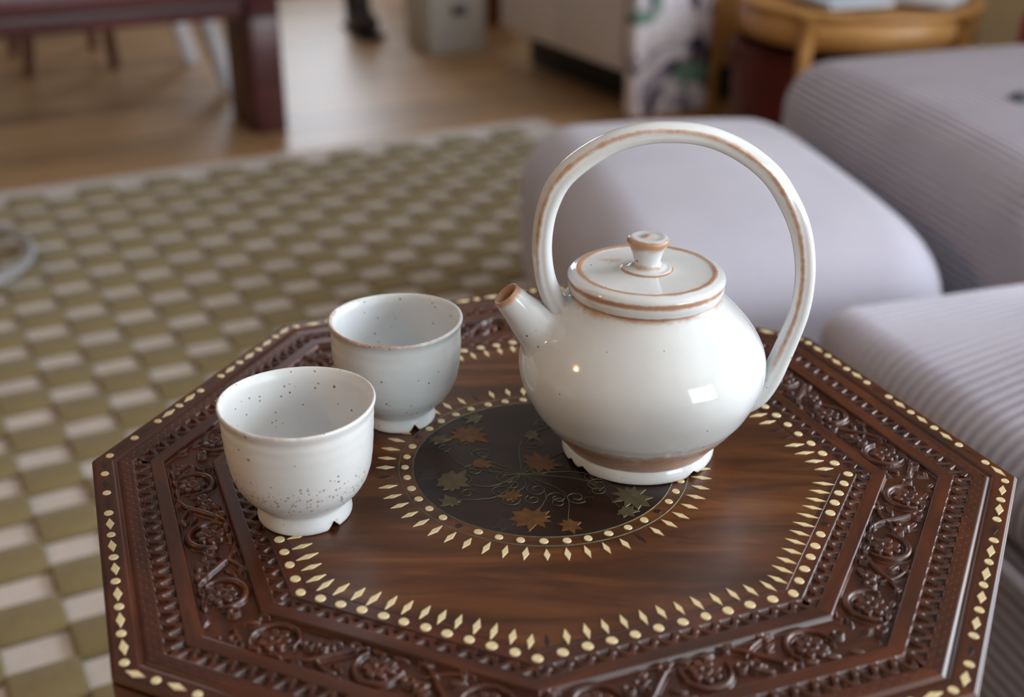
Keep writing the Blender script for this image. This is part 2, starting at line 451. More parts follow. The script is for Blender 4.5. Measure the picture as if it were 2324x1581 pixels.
def project(p):
    d = Vector(p) - camp; z = d.dot(fw)
    return 1162 + 2779.85 * d.x / z, 790.5 - 2779.85 * d.dot(upv) / z, z
def seen(c):
    x, y, z = project(uv(c[0], c[1], FLOOR + 0.02))
    inside = z > 0 and -40 < x < 1330 and 240 < y < 1640
    if inside and y > 700 and x > 240 and (y > 1060 or x - 209 > (1048 - y) / 0.70): inside = False
    return inside
vis = sorted([c for c in cells if seen(c)], key=lambda c: (uv(c[0], c[1]) - camp).length)
near_cells = set(vis[:300])
for c in cells:
    if c in near_cells: link('olive_check', tuft, M['olive_pile'], rug, (c[1], -c[0], 0.0135))
Vb = np.array([v.co for v in tuft.vertices]); Fb = [tuple(p.vertices) for p in tuft.polygons]
VV, FF = [], []
for c in cells:
    if c not in near_cells:
        k = len(VV) * len(Vb); VV.append(Vb + np.array([c[1], -c[0], 0.0135])); FF += [tuple(i + k for i in f) for f in Fb]
tag(obj('olive_check_field', np.vstack(VV), FF, M['olive_pile'], rug), kind='stuff')

# ------------------------------------------------------------------ the carved table
table = empty('carved_side_table', (0, 0, FLOOR))
tag(table, 'octagonal carved dark wood table inlaid with bone diamonds, holding the tea set', 'table')
TZ = -FLOOR                        # table top height in table coordinates
# corner lists (EF, FG, GH, AH, AB, BC, CD, DE) in plan, hand-made and slightly irregular
OUT = np.array([(0.181, -0.190), (-0.0062, -0.2605), (-0.190, -0.181), (-0.2555, 0.002), (-0.179, 0.189), (0.014, 0.266), (0.188, 0.171), (0.2635, -0.0125)])
INN = np.array([(0.1169, -0.1202), (-0.0057, -0.168), (-0.1178, -0.1207), (-0.1675, 0.002), (-0.1165, 0.121), (0.005, 0.1695), (0.1205, 0.114), (0.1697, -0.0103)])
W_B = 0.0975                       # carved border runs from the outer edge to just inside the bone dots
INB = INN - INN / np.linalg.norm(INN, axis=1)[:, None] * 0.0075

def smooth(x, a, b):
    t = np.clip((x - a) / (b - a), 0, 1); return t * t * (3 - 2 * t)
def height_field(X, Y, half):
    """carving relief; Y = distance in from the outer edge, X along the side"""
    H = np.zeros_like(X)
    def band(y0, y1, s=0.0007): return smooth(Y, y0, y0 + s) * (1 - smooth(Y, y1 - s, y1))
    H -= 0.0016 * (1 - smooth(Y, 0.0, 0.0022)) ** 2                    # worn outer arris
    H -= 0.0013 * np.exp(-((Y - 0.0136) / 0.0013) ** 2)                 # moulded groove
    for yy, ph in ((0.0176, 0.0), (0.0202, 0.5)):                       # rows of punched points
        xx = (X / 0.0072 + ph) % 1.0 - 0.5
        H -= 0.0005 * np.exp(-((xx * 0.0072) ** 2 + (Y - yy) ** 2) / 0.00045 ** 2)
    def serp(y0, y1, P, depth, wid):
        yc = (y0 + y1) / 2; A = (y1 - y0) / 2 - wid * 0.75
        ph = 2 * PI * X / P
        ys = yc + A * np.cos(ph) * (1.0 - 0.12 * np.cos(2 * ph)); sl = A * 2 * PI / P * np.sin(ph)
        d = np.abs(Y - ys) / np.sqrt(1 + 0.85 * sl * sl)
        r = np.sqrt(np.clip(1 - (d / wid) ** 2, 0, 1))
        vein = 0.22 * np.exp(-(d / 0.00035) ** 2)
        return -depth * band(y0, y1) * (1 - np.clip(r - vein, 0, 1))
    H += serp(0.0225, 0.0322, 0.0101, 0.0026, 0.0020)
    H += serp(0.0735, 0.0812, 0.0104, 0.0020, 0.0019)
    # scrolling flowers
    y0, y1 = 0.0395, 0.0665; yc = (y0 + y1) / 2
    F = np.zeros_like(X)
    def put(h):
        np.maximum(F, h, out=F)
    def stroke(P, wid, h=0.95):
        P = catmull(np.asarray(P, float), 5); n = len(P)
        best = np.zeros_like(X)
        for i in range(n - 1):
            a, b = P[i], P[i + 1]; ab = b - a; L2 = ab @ ab + 1e-12
            t = np.clip(((X - a[0]) * ab[0] + (Y - a[1]) * ab[1]) / L2, 0, 1)
            d = np.hypot(X - a[0] - t * ab[0], Y - a[1] - t * ab[1])
            tt = (i + t) / (n - 1); ww = wid * (0.18 + 0.82 * np.sin(PI * np.clip(tt, 0, 1)) ** 0.7)
            np.maximum(best, np.sqrt(np.clip(1 - (d / ww) ** 2, 0, 1)), out=best)
        put(best * h)
    def leaf(cx, cy, ang, ln, wd, h=0.85):
        c, s = math.cos(ang), math.sin(ang); p = (X - cx) * c + (Y - cy) * s; q = -(X - cx) * s + (Y - cy) * c
        t = np.clip(p / ln, 0, 1); ww = wd * np.sin(PI * t ** 0.75) + 1e-6
        r = np.sqrt(np.clip(1 - (q / ww) ** 2, 0, 1)) * (p > 0) * (p < ln)
        put(np.clip(h * r - 0.3 * np.exp(-(q / 0.0004) ** 2) * (r > 0), 0, 1))
    def flower(cx, cy, Rf, n, ph):
        dx, dy = X - cx, Y - cy; r = np.hypot(dx, dy); th = np.arctan2(dy, dx) + ph
        lob = np.abs(np.cos(n * th / 2)); Rp = Rf * (0.66 + 0.34 * lob ** 0.6)
        h = np.clip((Rp - r) / 0.0011, 0, 1) ** 0.5 * (0.60 + 0.35 * np.clip(r / Rf, 0, 1))
        h *= 1 - 0.55 * np.exp(-((1 - lob) * 0 + (lob * r) / 0.0007) ** 2) * (r > 0.002)
        h = np.where(r < 0.0030, 0.95 - 0.75 * np.exp(-(r / 0.0011) ** 2), h)
        put(h)
    for i, cx in enumerate((-0.0525, 0.0, 0.0525)):
        f = 1 if i % 2 == 0 else -1
        fy = yc - f * 0.0012
        flower(cx, fy, 0.0082, 7, 0.4 * i)
        arc = [(cx + 0.0112 * math.cos(t), fy + f * 0.0112 * math.sin(t)) for t in np.linspace(R(-35), R(190), 9)]
        stroke(arc, 0.0021)
        stroke([(cx + 0.0105, yc - f * 0.0105), (cx + 0.017, yc - f * 0.006), (cx + 0.024, yc + f * 0.0005), (cx + 0.031, yc + f * 0.0075), (cx + 0.040, yc + f * 0.0118)], 0.0018)
        stroke([(cx + 0.0115, yc + f * 0.012), (cx + 0.018, yc + f * 0.0112), (cx + 0.026, yc + f * 0.0075), (cx + 0.032, yc + f * 0.0015)], 0.0013, 0.8)
        for lx, ly, an in ((0.0205, 0.0035, 150), (0.0245, -0.004, -20), (0.0235, -0.0095, 20), (0.0275, 0.0015, -75), (0.0155, 0.0085, 60), (-0.0135, -0.0095, 200), (-0.0015, -0.0095, 185), (0.0015, -0.0095, -5)):
            leaf(cx + lx, yc + f * ly, f * R(an), 0.0085, 0.0021)
        for lx, ly in ((0.0165, -0.0085), (0.0305, -0.0035), (-0.0160, 0.002)):
            flower(cx + lx, yc + f * ly, 0.0030, 5, i)
    F *= smooth(half - np.abs(X), 0.0003, 0.0045)                        # relief runs out at the mitres
    H += -0.0030 * band(y0, y1) * (1 - np.clip(F, 0, 1))
    return H

NXS, NYS = 380, 210
s = np.linspace(0, 1, NXS); tt = np.linspace(0, 1, NYS)
for k in range(8):
    A0, A1, B0, B1 = OUT[k - 1], OUT[k], INB[k - 1], INB[k]
    A0, A1, B0, B1 = (np.asarray(q, float) for q in (A0, A1, B0, B1))
    outer = A0[None] * (1 - s[:, None]) + A1[None] * s[:, None]
    inner = B0[None] * (1 - s[:, None]) + B1[None] * s[:, None]
    P = outer[:, None, :] * (1 - tt[None, :, None]) + inner[:, None, :] * tt[None, :, None]
    L = np.linalg.norm(A1 - A0) * (1 - tt) + np.linalg.norm(B1 - B0) * tt
    X = (s[:, None] - 0.5) * L[None, :]; Y = np.broadcast_to(tt[None, :] * 0.0925, X.shape)
    Hh = height_field(X, Y, np.broadcast_to(L[None, :] / 2, X.shape))
    V = np.dstack([P, TZ + Hh]).reshape(-1, 3)
    gr = np.dstack([X + k * 0.7, Y, np.zeros_like(X)]).reshape(-1, 3)
    obj('carved_border_panel', V, gridfaces(NXS, NYS)[:, ::-1], M['carved'], table, True, {'gr': gr})

def prism(name, poly, z0, z1, m, parent, smooth_=False, bev=0.0):
    bm = bmesh.new(); vs = [bm.verts.new((x, y, z1)) for x, y in poly]
    f = bm.faces.new(vs); bm.normal_update()
    if f.normal.z < 0: f.normal_flip()
    r = bmesh.ops.extrude_face_region(bm, geom=[f]); 
    for g in r['geom']:
        if isinstance(g, bmesh.types.BMVert): g.co.z = z0
    bmesh.ops.recalc_face_normals(bm, faces=bm.faces[:])
    if bev > 0: bmesh.ops.bevel(bm, geom=[e for e in bm.edges if abs(e.verts[0].co.z - z1) < 1e-6 and abs(e.verts[1].co.z - z1) < 1e-6], offset=bev, segments=2, affect='EDGES')
    return bm_obj(name, bm, m, parent, smooth_)
prism('apron', OUT * 0.9995, TZ - 0.024, TZ - 0.0045, M['carved_edge'] if 'carved_edge' in M else M['field'], table)
prism('field_board', INB * 1.002, TZ - 0.02, TZ + 0.00002, M['field'], table)
# unseen octagonal stand of eight leg boards, arches lowered to shade the rug
for k in range(8):
    a, b = OUT[k - 1] * 0.80, OUT[k] * 0.80
    d = b - a; L = float(np.linalg.norm(d)); ang = math.atan2(d[1], d[0])
    pts = [(-L / 2, 0), (-L / 2 + 0.022, 0)]
    for q in np.linspace(0, PI, 13): pts.append((-(L / 2 - 0.024) * math.cos(q), 0.09 + 0.06 * math.sin(q)))
    pts += [(L / 2 - 0.022, 0), (L / 2, 0), (L / 2, TZ - 0.045), (-L / 2, TZ - 0.045)]
    bm = bmesh.new(); vs = [bm.verts.new((x, 0.006, z)) for x, z in pts]; f = bm.faces.new(vs)
    r = bmesh.ops.extrude_face_region(bm, geom=[f])
    for g in r['geom']:
        if isinstance(g, bmesh.types.BMVert): g.co.y = -0.006
    bmesh.ops.recalc_face_normals(bm, faces=bm.faces[:])
    mid = (a + b) / 2
    bm_obj('leg_board', bm, M['field'], table, False, (mid[0], mid[1], 0.021), (0, 0, ang))

# inlay pieces
def disc_mesh(name, r, h=0.0005, n=20):
    bm = bmesh.new(); bmesh.ops.create_cone(bm, cap_ends=True, segments=n, radius1=r, radius2=r * 0.88, depth=h)
    me = D.meshes.new(name); bm.to_mesh(me); bm.free(); return me
def diamond_mesh(name, l, w_, h=0.0005):
    V = [(l / 2, 0, -h / 2), (0, w_ / 2, -h / 2), (-l / 2, 0, -h / 2), (0, -w_ / 2, -h / 2)]
    V += [(x * 0.9, y * 0.88, h / 2) for x, y, _ in V]
    F = [(3, 2, 1, 0), (4, 5, 6, 7)] + [(i, (i + 1) % 4, 4 + (i + 1) % 4, 4 + i) for i in range(4)]
    return mesh(name, V, F, False)
ZI = TZ + 0.0002
DOT, DOTS, DOTO = disc_mesh('bone_dot', 0.0027), disc_mesh('bone_dot', 0.0024), disc_mesh('bone_dot', 0.0024)
DIA, DIAC, DIAO = diamond_mesh('bone_diamond', 0.0122, 0.0036), diamond_mesh('bone_diamond', 0.0114, 0.0036), diamond_mesh('bone_diamond', 0.0118, 0.0044)
DOTE, DIAE = disc_mesh('empty_socket', 0.0022, 0.0003), diamond_mesh('empty_socket', 0.0112, 0.0032, 0.0003)
def put_inlay(kind, x, y, ang=0.0, gone=False):
    j = random.uniform
    me = {'dot': DOT, 'dots': DOTS, 'doto': DOTO, 'dia': DIA, 'diac': DIAC, 'diao': DIAO}[kind]
    nm = 'bone_dot' if kind.startswith('dot') else 'bone_diamond'
    if gone: me, nm = (DOTE if kind.startswith('dot') else DIAE), 'empty_socket'
    o = link(nm, me, M['socket'] if gone else M['bone'], table, (x + j(-.0003, .0003), y + j(-.0003, .0003), ZI - (0.0002 if gone else 0)), (0, 0, ang + j(-.05, .05)))
    sc = j(0.92, 1.06); o.scale = (sc, j(0.92, 1.06), 1)
for k in range(8):
    a, b = INN[k - 1], INN[k]; d = b - a
    nrm = (a + b) / 2; na = math.atan2(nrm[1], nrm[0]); nrm = nrm / np.linalg.norm(nrm)
    for i in range(11):
        p = a + d * (i / 11); put_inlay('dot', p[0], p[1], 0, gone=(k == 0 and i == 5))
    for i in range(13):
        p = (a + d * ((i + 0.5) / 13)) * 0.945 - nrm * 0.0012
        pa = math.atan2(p[1], p[0]); dd = (pa - na + PI) % (2 * PI) - PI
        gone = (k == 0 and i in (0,)) or (k == 7 and i in (3, 4, 7, 8)) or (k == 1 and i == 12)
        put_inlay('dia', p[0], p[1], na + 0.72 * dd, gone)
    a, b = OUT[k - 1], OUT[k]; d = b - a; e = d / np.linalg.norm(d); nin = -(a + b) / 2; nin = nin / np.linalg.norm(nin)
    ca = a + nin * 0.0062 + e * 0.0028; cb = b + nin * 0.0062 - e * 0.0028; ang = math.atan2(e[1], e[0])
    for i in range(9):
        p = ca + (cb - ca) * ((i + 0.25) / 9); put_inlay('doto', p[0], p[1], ang)
        q = ca + (cb - ca) * ((i + 0.75) / 9)
        gone = (k == 3 and i in (6, 7, 8)) or (k == 4 and i in (0, 1, 4)) or (k == 0 and i in (2, 7)) or (k == 7 and i in (3, 7)) or (k == 2 and i in (2, 6))
        put_inlay('diao', q[0], q[1], ang, gone)
for i in range(42):
    t = 2 * PI * (i + 0.4) / 42; put_inlay('dots', 0.0773 * math.cos(t), 0.0773 * math.sin(t), 0, i in (18, 27, 37))
for i in range(54):
    t = 2 * PI * (i + 0.5) / 54; put_inlay('diac', 0.0888 * math.cos(t), 0.0888 * math.sin(t), t, i in (28, 45, 17))
# lines scored into the board and filled with wire
def ring_line(r, parent, wd=0.00045):
    n = 160; th = np.linspace(0, 2 * PI, n, endpoint=False); rows = []
    for rr, z in ((r - wd, 0), (r - wd * .4, 0.00025), (r + wd * .4, 0.00025), (r + wd, 0)): rows.append(np.stack([rr * np.cos(th), rr * np.sin(th), np.full(n, TZ + z)], -1))
    obj('wire_ring', np.vstack(rows), gridfaces(4, n, False, True)[:, ::-1], M['wire'], parent)
ring_line(0.0812, table); ring_line(0.0733, table)
for off in (-0.0044, 0.0046):
    for k in range(8):
        a, b = INN[k - 1], INN[k]; a = a + a / np.linalg.norm(a) * off; b = b + b / np.linalg.norm(b) * off
        d = b - a; e = d / np.linalg.norm(d); q = np.array([-e[1], e[0]]) * 0.00028
        V = [(*(p + sg * q), TZ + z) for p in (a, b) for sg, z in ((-1, 0), (0, 0.0002), (1, 0))]
        obj('score_line', V, [(0, 3, 4, 1), (1, 4, 5, 2)], M['socket'], table, False)
# dark medallion with brass leaves and curling wire stems
n = 128; th = np.linspace(0, 2 * PI, n, endpoint=False)
V = np.vstack([np.stack([0.0728 * np.cos(th), 0.0728 * np.sin(th), np.full(n, TZ + 0.0001)], -1), np.stack([0.0728 * np.cos(th), 0.0728 * np.sin(th), np.full(n, TZ - 0.004)], -1)])
med = obj('medallion', V, [tuple(range(n))] + [(i, n + i, n + (i + 1) % n, (i + 1) % n) for i in range(n)], M['medallion'], table, False)
def leaf_obj(x, y, rad, pts, m, ang, depth=0.0004):
    n = pts * 2; P = []
    for i in range(n):
        t = 2 * PI * i / n
        r = rad * (random.uniform(0.75, 1.18) if i % 2 == 0 else random.uniform(0.50, 0.72)) * (1.0 - 0.22 * math.cos(t))
        P.append((r * math.cos(t), r * math.sin(t) * 0.82))
    V = [(0, 0, depth)] + [(a * 0.95, b * 0.95, depth) for a, b in P] + [(a, b, 0) for a, b in P]
    F = [(0, 1 + i, 1 + (i + 1) % n) for i in range(n)] + [(1 + i, 1 + n + i, 1 + n + (i + 1) % n, 1 + (i + 1) % n) for i in range(n)]
    return obj('brass_leaf' if m is not M['socket'] else 'empty_leaf_socket', V, F, m, med, False, None, (x, y, TZ + 0.0001), (0, 0, ang))
big = [(-0.0447, 0.0336), (0.0002, -0.0007), (-0.0504, -0.0211), (-0.0053, -0.0556), (0.0466, -0.0338), (0.018, 0.052), (0.060, 0.012)]
small = [(-0.0361, -0.0009), (-0.0611, 0.0258), (-0.0499, -0.0409), (-0.0168, -0.0334), (0.0124, -0.0624), (0.0426, -0.0499), (-0.0405, 0.0527), (-0.006, 0.033), (0.035, 0.02)]
for i, (x, y) in enumerate(big): leaf_obj(x, y, 0.0132, 10, M['brass'] if i in (0, 1, 3) else M['brass_reflecting'], math.atan2(y, x) + 0.6 * i)
for i, (x, y) in enumerate(small): leaf_obj(x, y, 0.0072, 7, M['brass'] if i in (0, 3, 4) else M['brass_reflecting'], math.atan2(y, x) + 0.9 * i)
for x, y in [(-0.0643, -0.0134), (-0.0219, -0.0618), (0.0203, -0.0315)]: leaf_obj(x, y, 0.0078, 7, M['socket'], random.random() * 6, 0.00015)
def wire(P):
    P = catmull([(x, y, TZ + 0.0002) for x, y in P], 4)
    th = np.linspace(0, 2 * PI, 5, endpoint=False); ring = np.stack([np.cos(th), np.sin(th)], -1) * 0.00022
    V, F, mm = sweep(P, lambda i, t: ring, (0, 0, 1)); obj('wire_scroll', V, F, M['wire'], med)
def spiral(x, y, r, a0, turns, sgn):
    wire([(x + r * (1 - 0.72 * t) * math.cos(a0 + sgn * turns * 2 * PI * t), y + r * (1 - 0.72 * t) * math.sin(a0 + sgn * turns * 2 * PI * t)) for t in np.linspace(0, 1, 14)])
stem0 = (-0.012, -0.012)
for (x, y) in big + small[:7]:
    mx, my = (stem0[0] + x) / 2 - 0.22 * (y - stem0[1]), (stem0[1] + y) / 2 + 0.22 * (x - stem0[0])
    wire([stem0, (mx, my), (x * 0.96, y * 0.96)])
    spiral(mx + 0.006, my - 0.004, 0.0062, random.random() * 6, 1.3, random.choice((-1, 1)))
    spiral((mx + x) / 2 - 0.004, (my + y) / 2 + 0.006, 0.0045, random.random() * 6, 1.2, random.choice((-1, 1)))

# ------------------------------------------------------------------ teapot
POT = (0.055, 0.019, 0.0)
def root_on_body(rows, prof, d0=0.005, spread=0.009, nf=9):
    """rows of a tube (tip first); ends each column in a fillet lying on the turned body"""
    pz = np.array([p[1] for p in prof]); pr_ = np.array([p[0] for p in prof])
    o = np.argsort(pz); pz, pr_ = pz[o], pr_[o]
    g = lambda p: math.hypot(p[0], p[1]) - np.interp(p[2], pz, pr_)
    A = np.array(rows); nr, mc, _ = A.shape; axis = A.mean(1)
    G = np.array([[g(p) for p in r] for r in A])
    def first(col, lim):
        w_ = np.nonzero(col < lim)[0]; return int(w_[0]) if len(w_) else nr - 1
    kmin = max(1, min(first(G[:, c], d0) for c in range(mc)))
    head = A[:kmin]; tail = np.zeros((kmin * 0 + nf + 6, mc, 3))
    for c in range(mc):
        k = first(G[:, c], d0); k0 = first(G[:, c], 0.0)
        Tk = A[k, c]; Q = A[k0, c]; dir_ = Q - axis[k0]; dir_ = dir_ / (np.linalg.norm(dir_) + 1e-9)
        E_ = Q + dir_ * spread
        for _ in range(3):
            rr2 = math.hypot(E_[0], E_[1]); tr = np.interp(E_[2], pz, pr_) - 0.0004
            # move along the body normal, estimated numerically
            dz = (np.interp(E_[2] + 1e-3, pz, pr_) - np.interp(E_[2] - 1e-3, pz, pr_)) / 2e-3
            nv = np.array([E_[0] / rr2, E_[1] / rr2, -dz]); nv /= np.linalg.norm(nv)
            E_ = E_ - nv * (rr2 - tr) / max(0.3, math.hypot(1, dz)) 
        start = head[-1, c]
        for j in range(6): tail[j, c] = start + (Tk - start) * (j + 1) / 6
        for j in range(nf):
            t = (j + 1) / nf; tail[6 + j, c] = (1 - t) ** 2 * Tk + 2 * t * (1 - t) * Q + t * t * E_
    return np.vstack([head, tail])
BODY_OUT = [(0.0432, 0.0092), (0.0512, 0.0190), (0.0575, 0.0273), (0.0605, 0.0315), (0.0642, 0.0390), (0.0671, 0.0465), (0.0684, 0.0540), (0.0678, 0.0620), (0.0648, 0.0695), (0.0602, 0.0765), (0.0548, 0.0830), (0.0490, 0.0890), (0.0440, 0.0937), (0.0412, 0.0965), (0.0398, 0.0985), (0.0385, 0.1000), (-0.5, 0.1300), (-0.6, 0.2)]
pot = empty('teapot', POT)
tag(pot, 'glossy white stoneware teapot with tall hoop handle, short spout and knobbed lid', 'teapot')
def foot_notch(angles, wdt, hgt, zmax):
    def f(x, y, z, rust, th, P):
        for a in angles:
            dd = np.abs((th - R(a) + PI) % (2 * PI) - PI)
            lift = hgt * np.clip(1 - dd / wdt, 0, 1)
            foot = (P[:, 1] < zmax)[:, None]
            z = np.where(foot, np.maximum(z, lift), z)
            rust = np.maximum(rust, np.where(foot & (dd < wdt * 0.9) & (z < hgt * 1.05), 0.2, 0))
        wob = 1 + 0.004 * np.sin(2 * th + 0.7) + 0.003 * np.sin(3 * th + z * 90)
        return x * wob, y * wob, z, rust
    return f
body_prof = [(0.0, 0.004, 0), (0.034, 0.004, 0), (0.036, 0.0008, .5), (0.0385, 0.0, .7), (0.0418, 0.0002, .75), (0.0432, 0.0010, .35), (0.0436, 0.0035, 0), (0.0432, 0.0060, 0), (0.0426, 0.0074, .05), (0.0424, 0.0082, .30),
             (0.0432, 0.0092, .60), (0.0465, 0.0135, .64), (0.0512, 0.0190, .60), (0.0540, 0.0225, .54), (0.0560, 0.0252, .34), (0.0575, 0.0273, .08), (0.0605, 0.0315, 0), (0.0642, 0.0390, 0), (0.0671, 0.0465, 0), (0.0684, 0.0540, 0), (0.0678, 0.0620, 0), (0.0648, 0.0695, 0), (0.0602, 0.0765, 0), (0.0548, 0.0830, 0),
             (0.0490, 0.0890, 0.0), (0.0440, 0.0937, 0.06), (0.0412, 0.0965, .34), (0.0398, 0.0985, .75), (0.0385, 0.1000, .6), (0.0350, 0.1000, .3), (0.0340, 0.0960, 0), (0.042, 0.086, 0), (0.0, 0.080, 0)]
V, F, rust = lathe(body_prof, 160, 4, foot_notch((-50, -139, -153, 80), 0.13, 0.0042, 0.0045))
obj('body', V, F, M['pot'], pot, True, {'rust': rust})
lid_prof = [(0.0, 0.0985, 0), (0.030, 0.0985, 0), (0.0400, 0.0986, .45), (0.0414, 0.0992, .30), (0.0422, 0.1008, 0), (0.0424, 0.1028, .02), (0.0422, 0.1046, .55), (0.0424, 0.1056, .62), (0.0428, 0.1066, .5), (0.0424, 0.1080, .02), (0.0410, 0.1094, 0), (0.0388, 0.1103, .10), (0.0375, 0.1107, .55), (0.0360, 0.1106, .60), (0.0344, 0.1102, .16), (0.0300, 0.1102, 0), (0.0200, 0.1106, 0), (0.0152, 0.1110, .06), (0.0142, 0.1113, .66), (0.0133, 0.1118, .4), (0.0120, 0.1122, 0), (0.0, 0.1124, 0)]
def lidpost(x, y, z, rust, th, P):
    k = 1 + 0.55 * np.cos(th - R(200))
    stain = 0.34 * np.exp(-((x + 0.018) / 0.008) ** 2 - ((y - 0.013) / 0.006) ** 2)
    return x, y, z + 0.0002 * np.sin(2 * th), np.clip(np.maximum(rust * (0.72 + 0.28 * k), stain), 0, 1)
V, F, rust = lathe(lid_prof, 144, 4, lidpost)
lid = obj('lid', V, F, M['pot'], pot, True, {'rust': rust})
knob_prof = [(0.0, 0.1120, 0), (0.0105, 0.1120, 0), (0.0098, 0.1126, .2), (0.0084, 0.1136, .45), (0.0074, 0.1148, .25), (0.0073, 0.1162, .05), (0.0078, 0.1185, .05), (0.0087, 0.1212, .12), (0.0099, 0.1238, .38), (0.0110, 0.1258, .66), (0.0114, 0.1272, .74), (0.0109, 0.1285, .6), (0.0096, 0.1293, .22), (0.0080, 0.1294, .02), (0.0056, 0.1290, .15), (0.0030, 0.1292, .4), (0.0012, 0.1298, .6), (0.0, 0.1300, .5)]
V, F, rust = lathe(knob_prof, 72, 4, lidpost)
obj('knob', V, F, M['pot'], lid, True, {'rust': rust})
hp = [(-0.0395, -0.0055, 0.0735), (-0.0432, -0.006, 0.0815), (-0.0473, -0.0066, 0.0899), (-0.0518, -0.0073, 0.0992), (-0.055, -0.0077, 0.1089), (-0.0568, -0.008, 0.1223), (-0.0565, -0.0079, 0.1354), (-0.0542, -0.0076, 0.1481), (-0.0489, -0.0069, 0.1606), (-0.0405, -0.0059, 0.1698), (-0.0265, -0.0037, 0.179), (-0.0123, -0.0017, 0.184), (0.0053, 0.0007, 0.1857), (0.0269, 0.0035, 0.1832), (0.0464, 0.0054, 0.1749), (0.0637, 0.0067, 0.1617), (0.0754, 0.007, 0.1453), (0.0826, 0.0067, 0.13), (0.0866, 0.0061, 0.1128), (0.0874, 0.0051, 0.0985), (0.086, 0.004, 0.0844), (0.0823, 0.0029, 0.071), (0.0773, 0.0018, 0.0563), (0.0728, 0.0009, 0.0443), (0.0660, 0.0, 0.0335), (0.0560, 0.0, 0.0280), (0.044, 0.0, 0.0260)]
hpath = catmull(hp, 5); m_ = 40
tq = np.linspace(0, 2 * PI, m_, endpoint=False)
def ridge_angle(t):
    k = min(1, max(0, (t - 0.42) / 0.36)); return R(243 + 62 * k * k * (3 - 2 * k))
def angd(q, a): return np.abs((q - a + PI) % (2 * PI) - PI)
def hsec(i, t):
    p = 2.25
    a = 0.0056 + 0.0012 * max(0, (0.16 - t) / 0.16) ** 1.5 + 0.0052 * max(0, (0.05 - t) / 0.05) ** 1.6 + 0.0003 * math.sin(23 * t)
    b_ = 0.0066 + 0.0016 * max(0, (t - 0.7) / 0.3) + 0.004 * max(0, (0.05 - t) / 0.05) ** 1.6
    if t > 0.95: a *= 1 - 0.35 * (t - 0.95) / 0.05
    rr = (np.abs(np.cos(tq)) ** p + np.abs(np.sin(tq)) ** p) ** (-1 / p)
    for ra in (ridge_angle(t), 2 * PI - ridge_angle(t)):
        rr = rr * (1 + 0.05 * np.exp(-(angd(tq, ra) / 0.16) ** 2) - 0.05 * np.exp(-((angd(tq, ra) - 0.45) / 0.2) ** 2))
    return np.stack([a * rr * np.cos(tq), b_ * rr * np.sin(tq)], -1)
V, F, mm = sweep(hpath, hsec, (0, 1, 0))
nh = len(hpath); tt_ = np.linspace(0, 1, nh)[:, None]
corner = np.stack([np.maximum(np.maximum(np.exp(-(angd(tq, ridge_angle(t)) / 0.27) ** 2), np.exp(-(angd(tq, 2 * PI - ridge_angle(t)) / 0.2) ** 2)), 0.7 * np.exp(-(angd(tq, PI + 0.1) / 0.13) ** 2) * (t > 0.55)) for t in np.linspace(0, 1, nh)])
vis_ = 0.60 * smooth(tt_, 0.13, 0.24) * (1 - 0.5 * smooth(tt_, 0.78, 0.90))
rust = (corner * vis_).ravel()
rust = np.maximum(rust, (0.6 * smooth(tt_, 0.955, 0.975) * np.ones_like(corner)).ravel())
A = V.reshape(nh, m_, 3); top = nh // 2
left = root_on_body(A[:top + 1][::-1], BODY_OUT, 0.006, 0.007)
right = A[top:]
rg = rust.reshape(nh, m_)
def pad(r, n): return np.vstack([r, np.repeat(r[-1:], max(0, n - len(r)), 0)])[:n]
rl = pad(rg[:top + 1][::-1], len(left)); rr_ = pad(rg[top:], len(right))
A = np.vstack([left[::-1], right[1:]]); rg = np.vstack([rl[::-1], rr_[1:]])
obj('handle', A.reshape(-1, 3), gridfaces(len(A), m_, False, True)[:, ::-1], M['pot'], pot, True, {'rust': rg.ravel()})
sp = [(-0.0400, -0.0056, 0.0640), (-0.0470, -0.0066, 0.0690), (-0.0535, -0.0075, 0.0748), (-0.0590, -0.0083, 0.0803), (-0.0635, -0.0089, 0.0852), (-0.0695, -0.0098, 0.0920), (-0.0762, -0.0107, 0.1001)]
sr = [0.0245, 0.0205, 0.0163, 0.0135, 0.0117, 0.0094, 0.0078]
spath = catmull(sp, 6); srad = catmull([(r_, 0, 0) for r_ in sr], 6)[:, 0]
ti = np.linspace(0, 2 * PI, 48, endpoint=False); ringc = np.stack([np.cos(ti), np.sin(ti)], -1)
full = np.vstack([spath, spath[-1:] + (spath[-1] - spath[-2]) * 0.12, spath[-1:] + (spath[-1] - spath[-2]) * 0.05, spath[-3:-12:-2]])
rad = np.concatenate([srad, [0.0072, 0.0066], np.full(len(spath[-3:-12:-2]), 0.0060)])
# explicit frames keep the lip square to the spout
T = np.gradient(spath, axis=0); T /= np.linalg.norm(T, axis=1)[:, None]
Tf = np.vstack([T, T[-1:], T[-1:], T[-3:-12:-2]])
rows = []
for q, t_, r_ in zip(full, Tf, rad):
    b_ = np.array([0, 1, 0]) - t_ * t_[1]; b_ /= np.linalg.norm(b_); nn = np.cross(b_, t_)
    rows.append(q + r_ * (ringc[:, :1] * nn + ringc[:, 1:] * b_))
inner_rows = len(full) - len(spath)
outer_part = root_on_body(rows[:len(spath)][::-1], BODY_OUT, 0.006, 0.010)
A = np.vstack([np.array(rows[len(spath):])[::-1], outer_part])
rk = np.zeros(len(A)); rk[:inner_rows] = 1.0; rk[inner_rows:inner_rows + 4] = (0.9, 0.6, 0.25, 0.05)
obj('spout', A.reshape(-1, 3), gridfaces(len(A), 48, False, True)[:, ::-1], M['pot'], pot, True, {'rust': np.repeat(rk[:, None], 48, 1).ravel()})

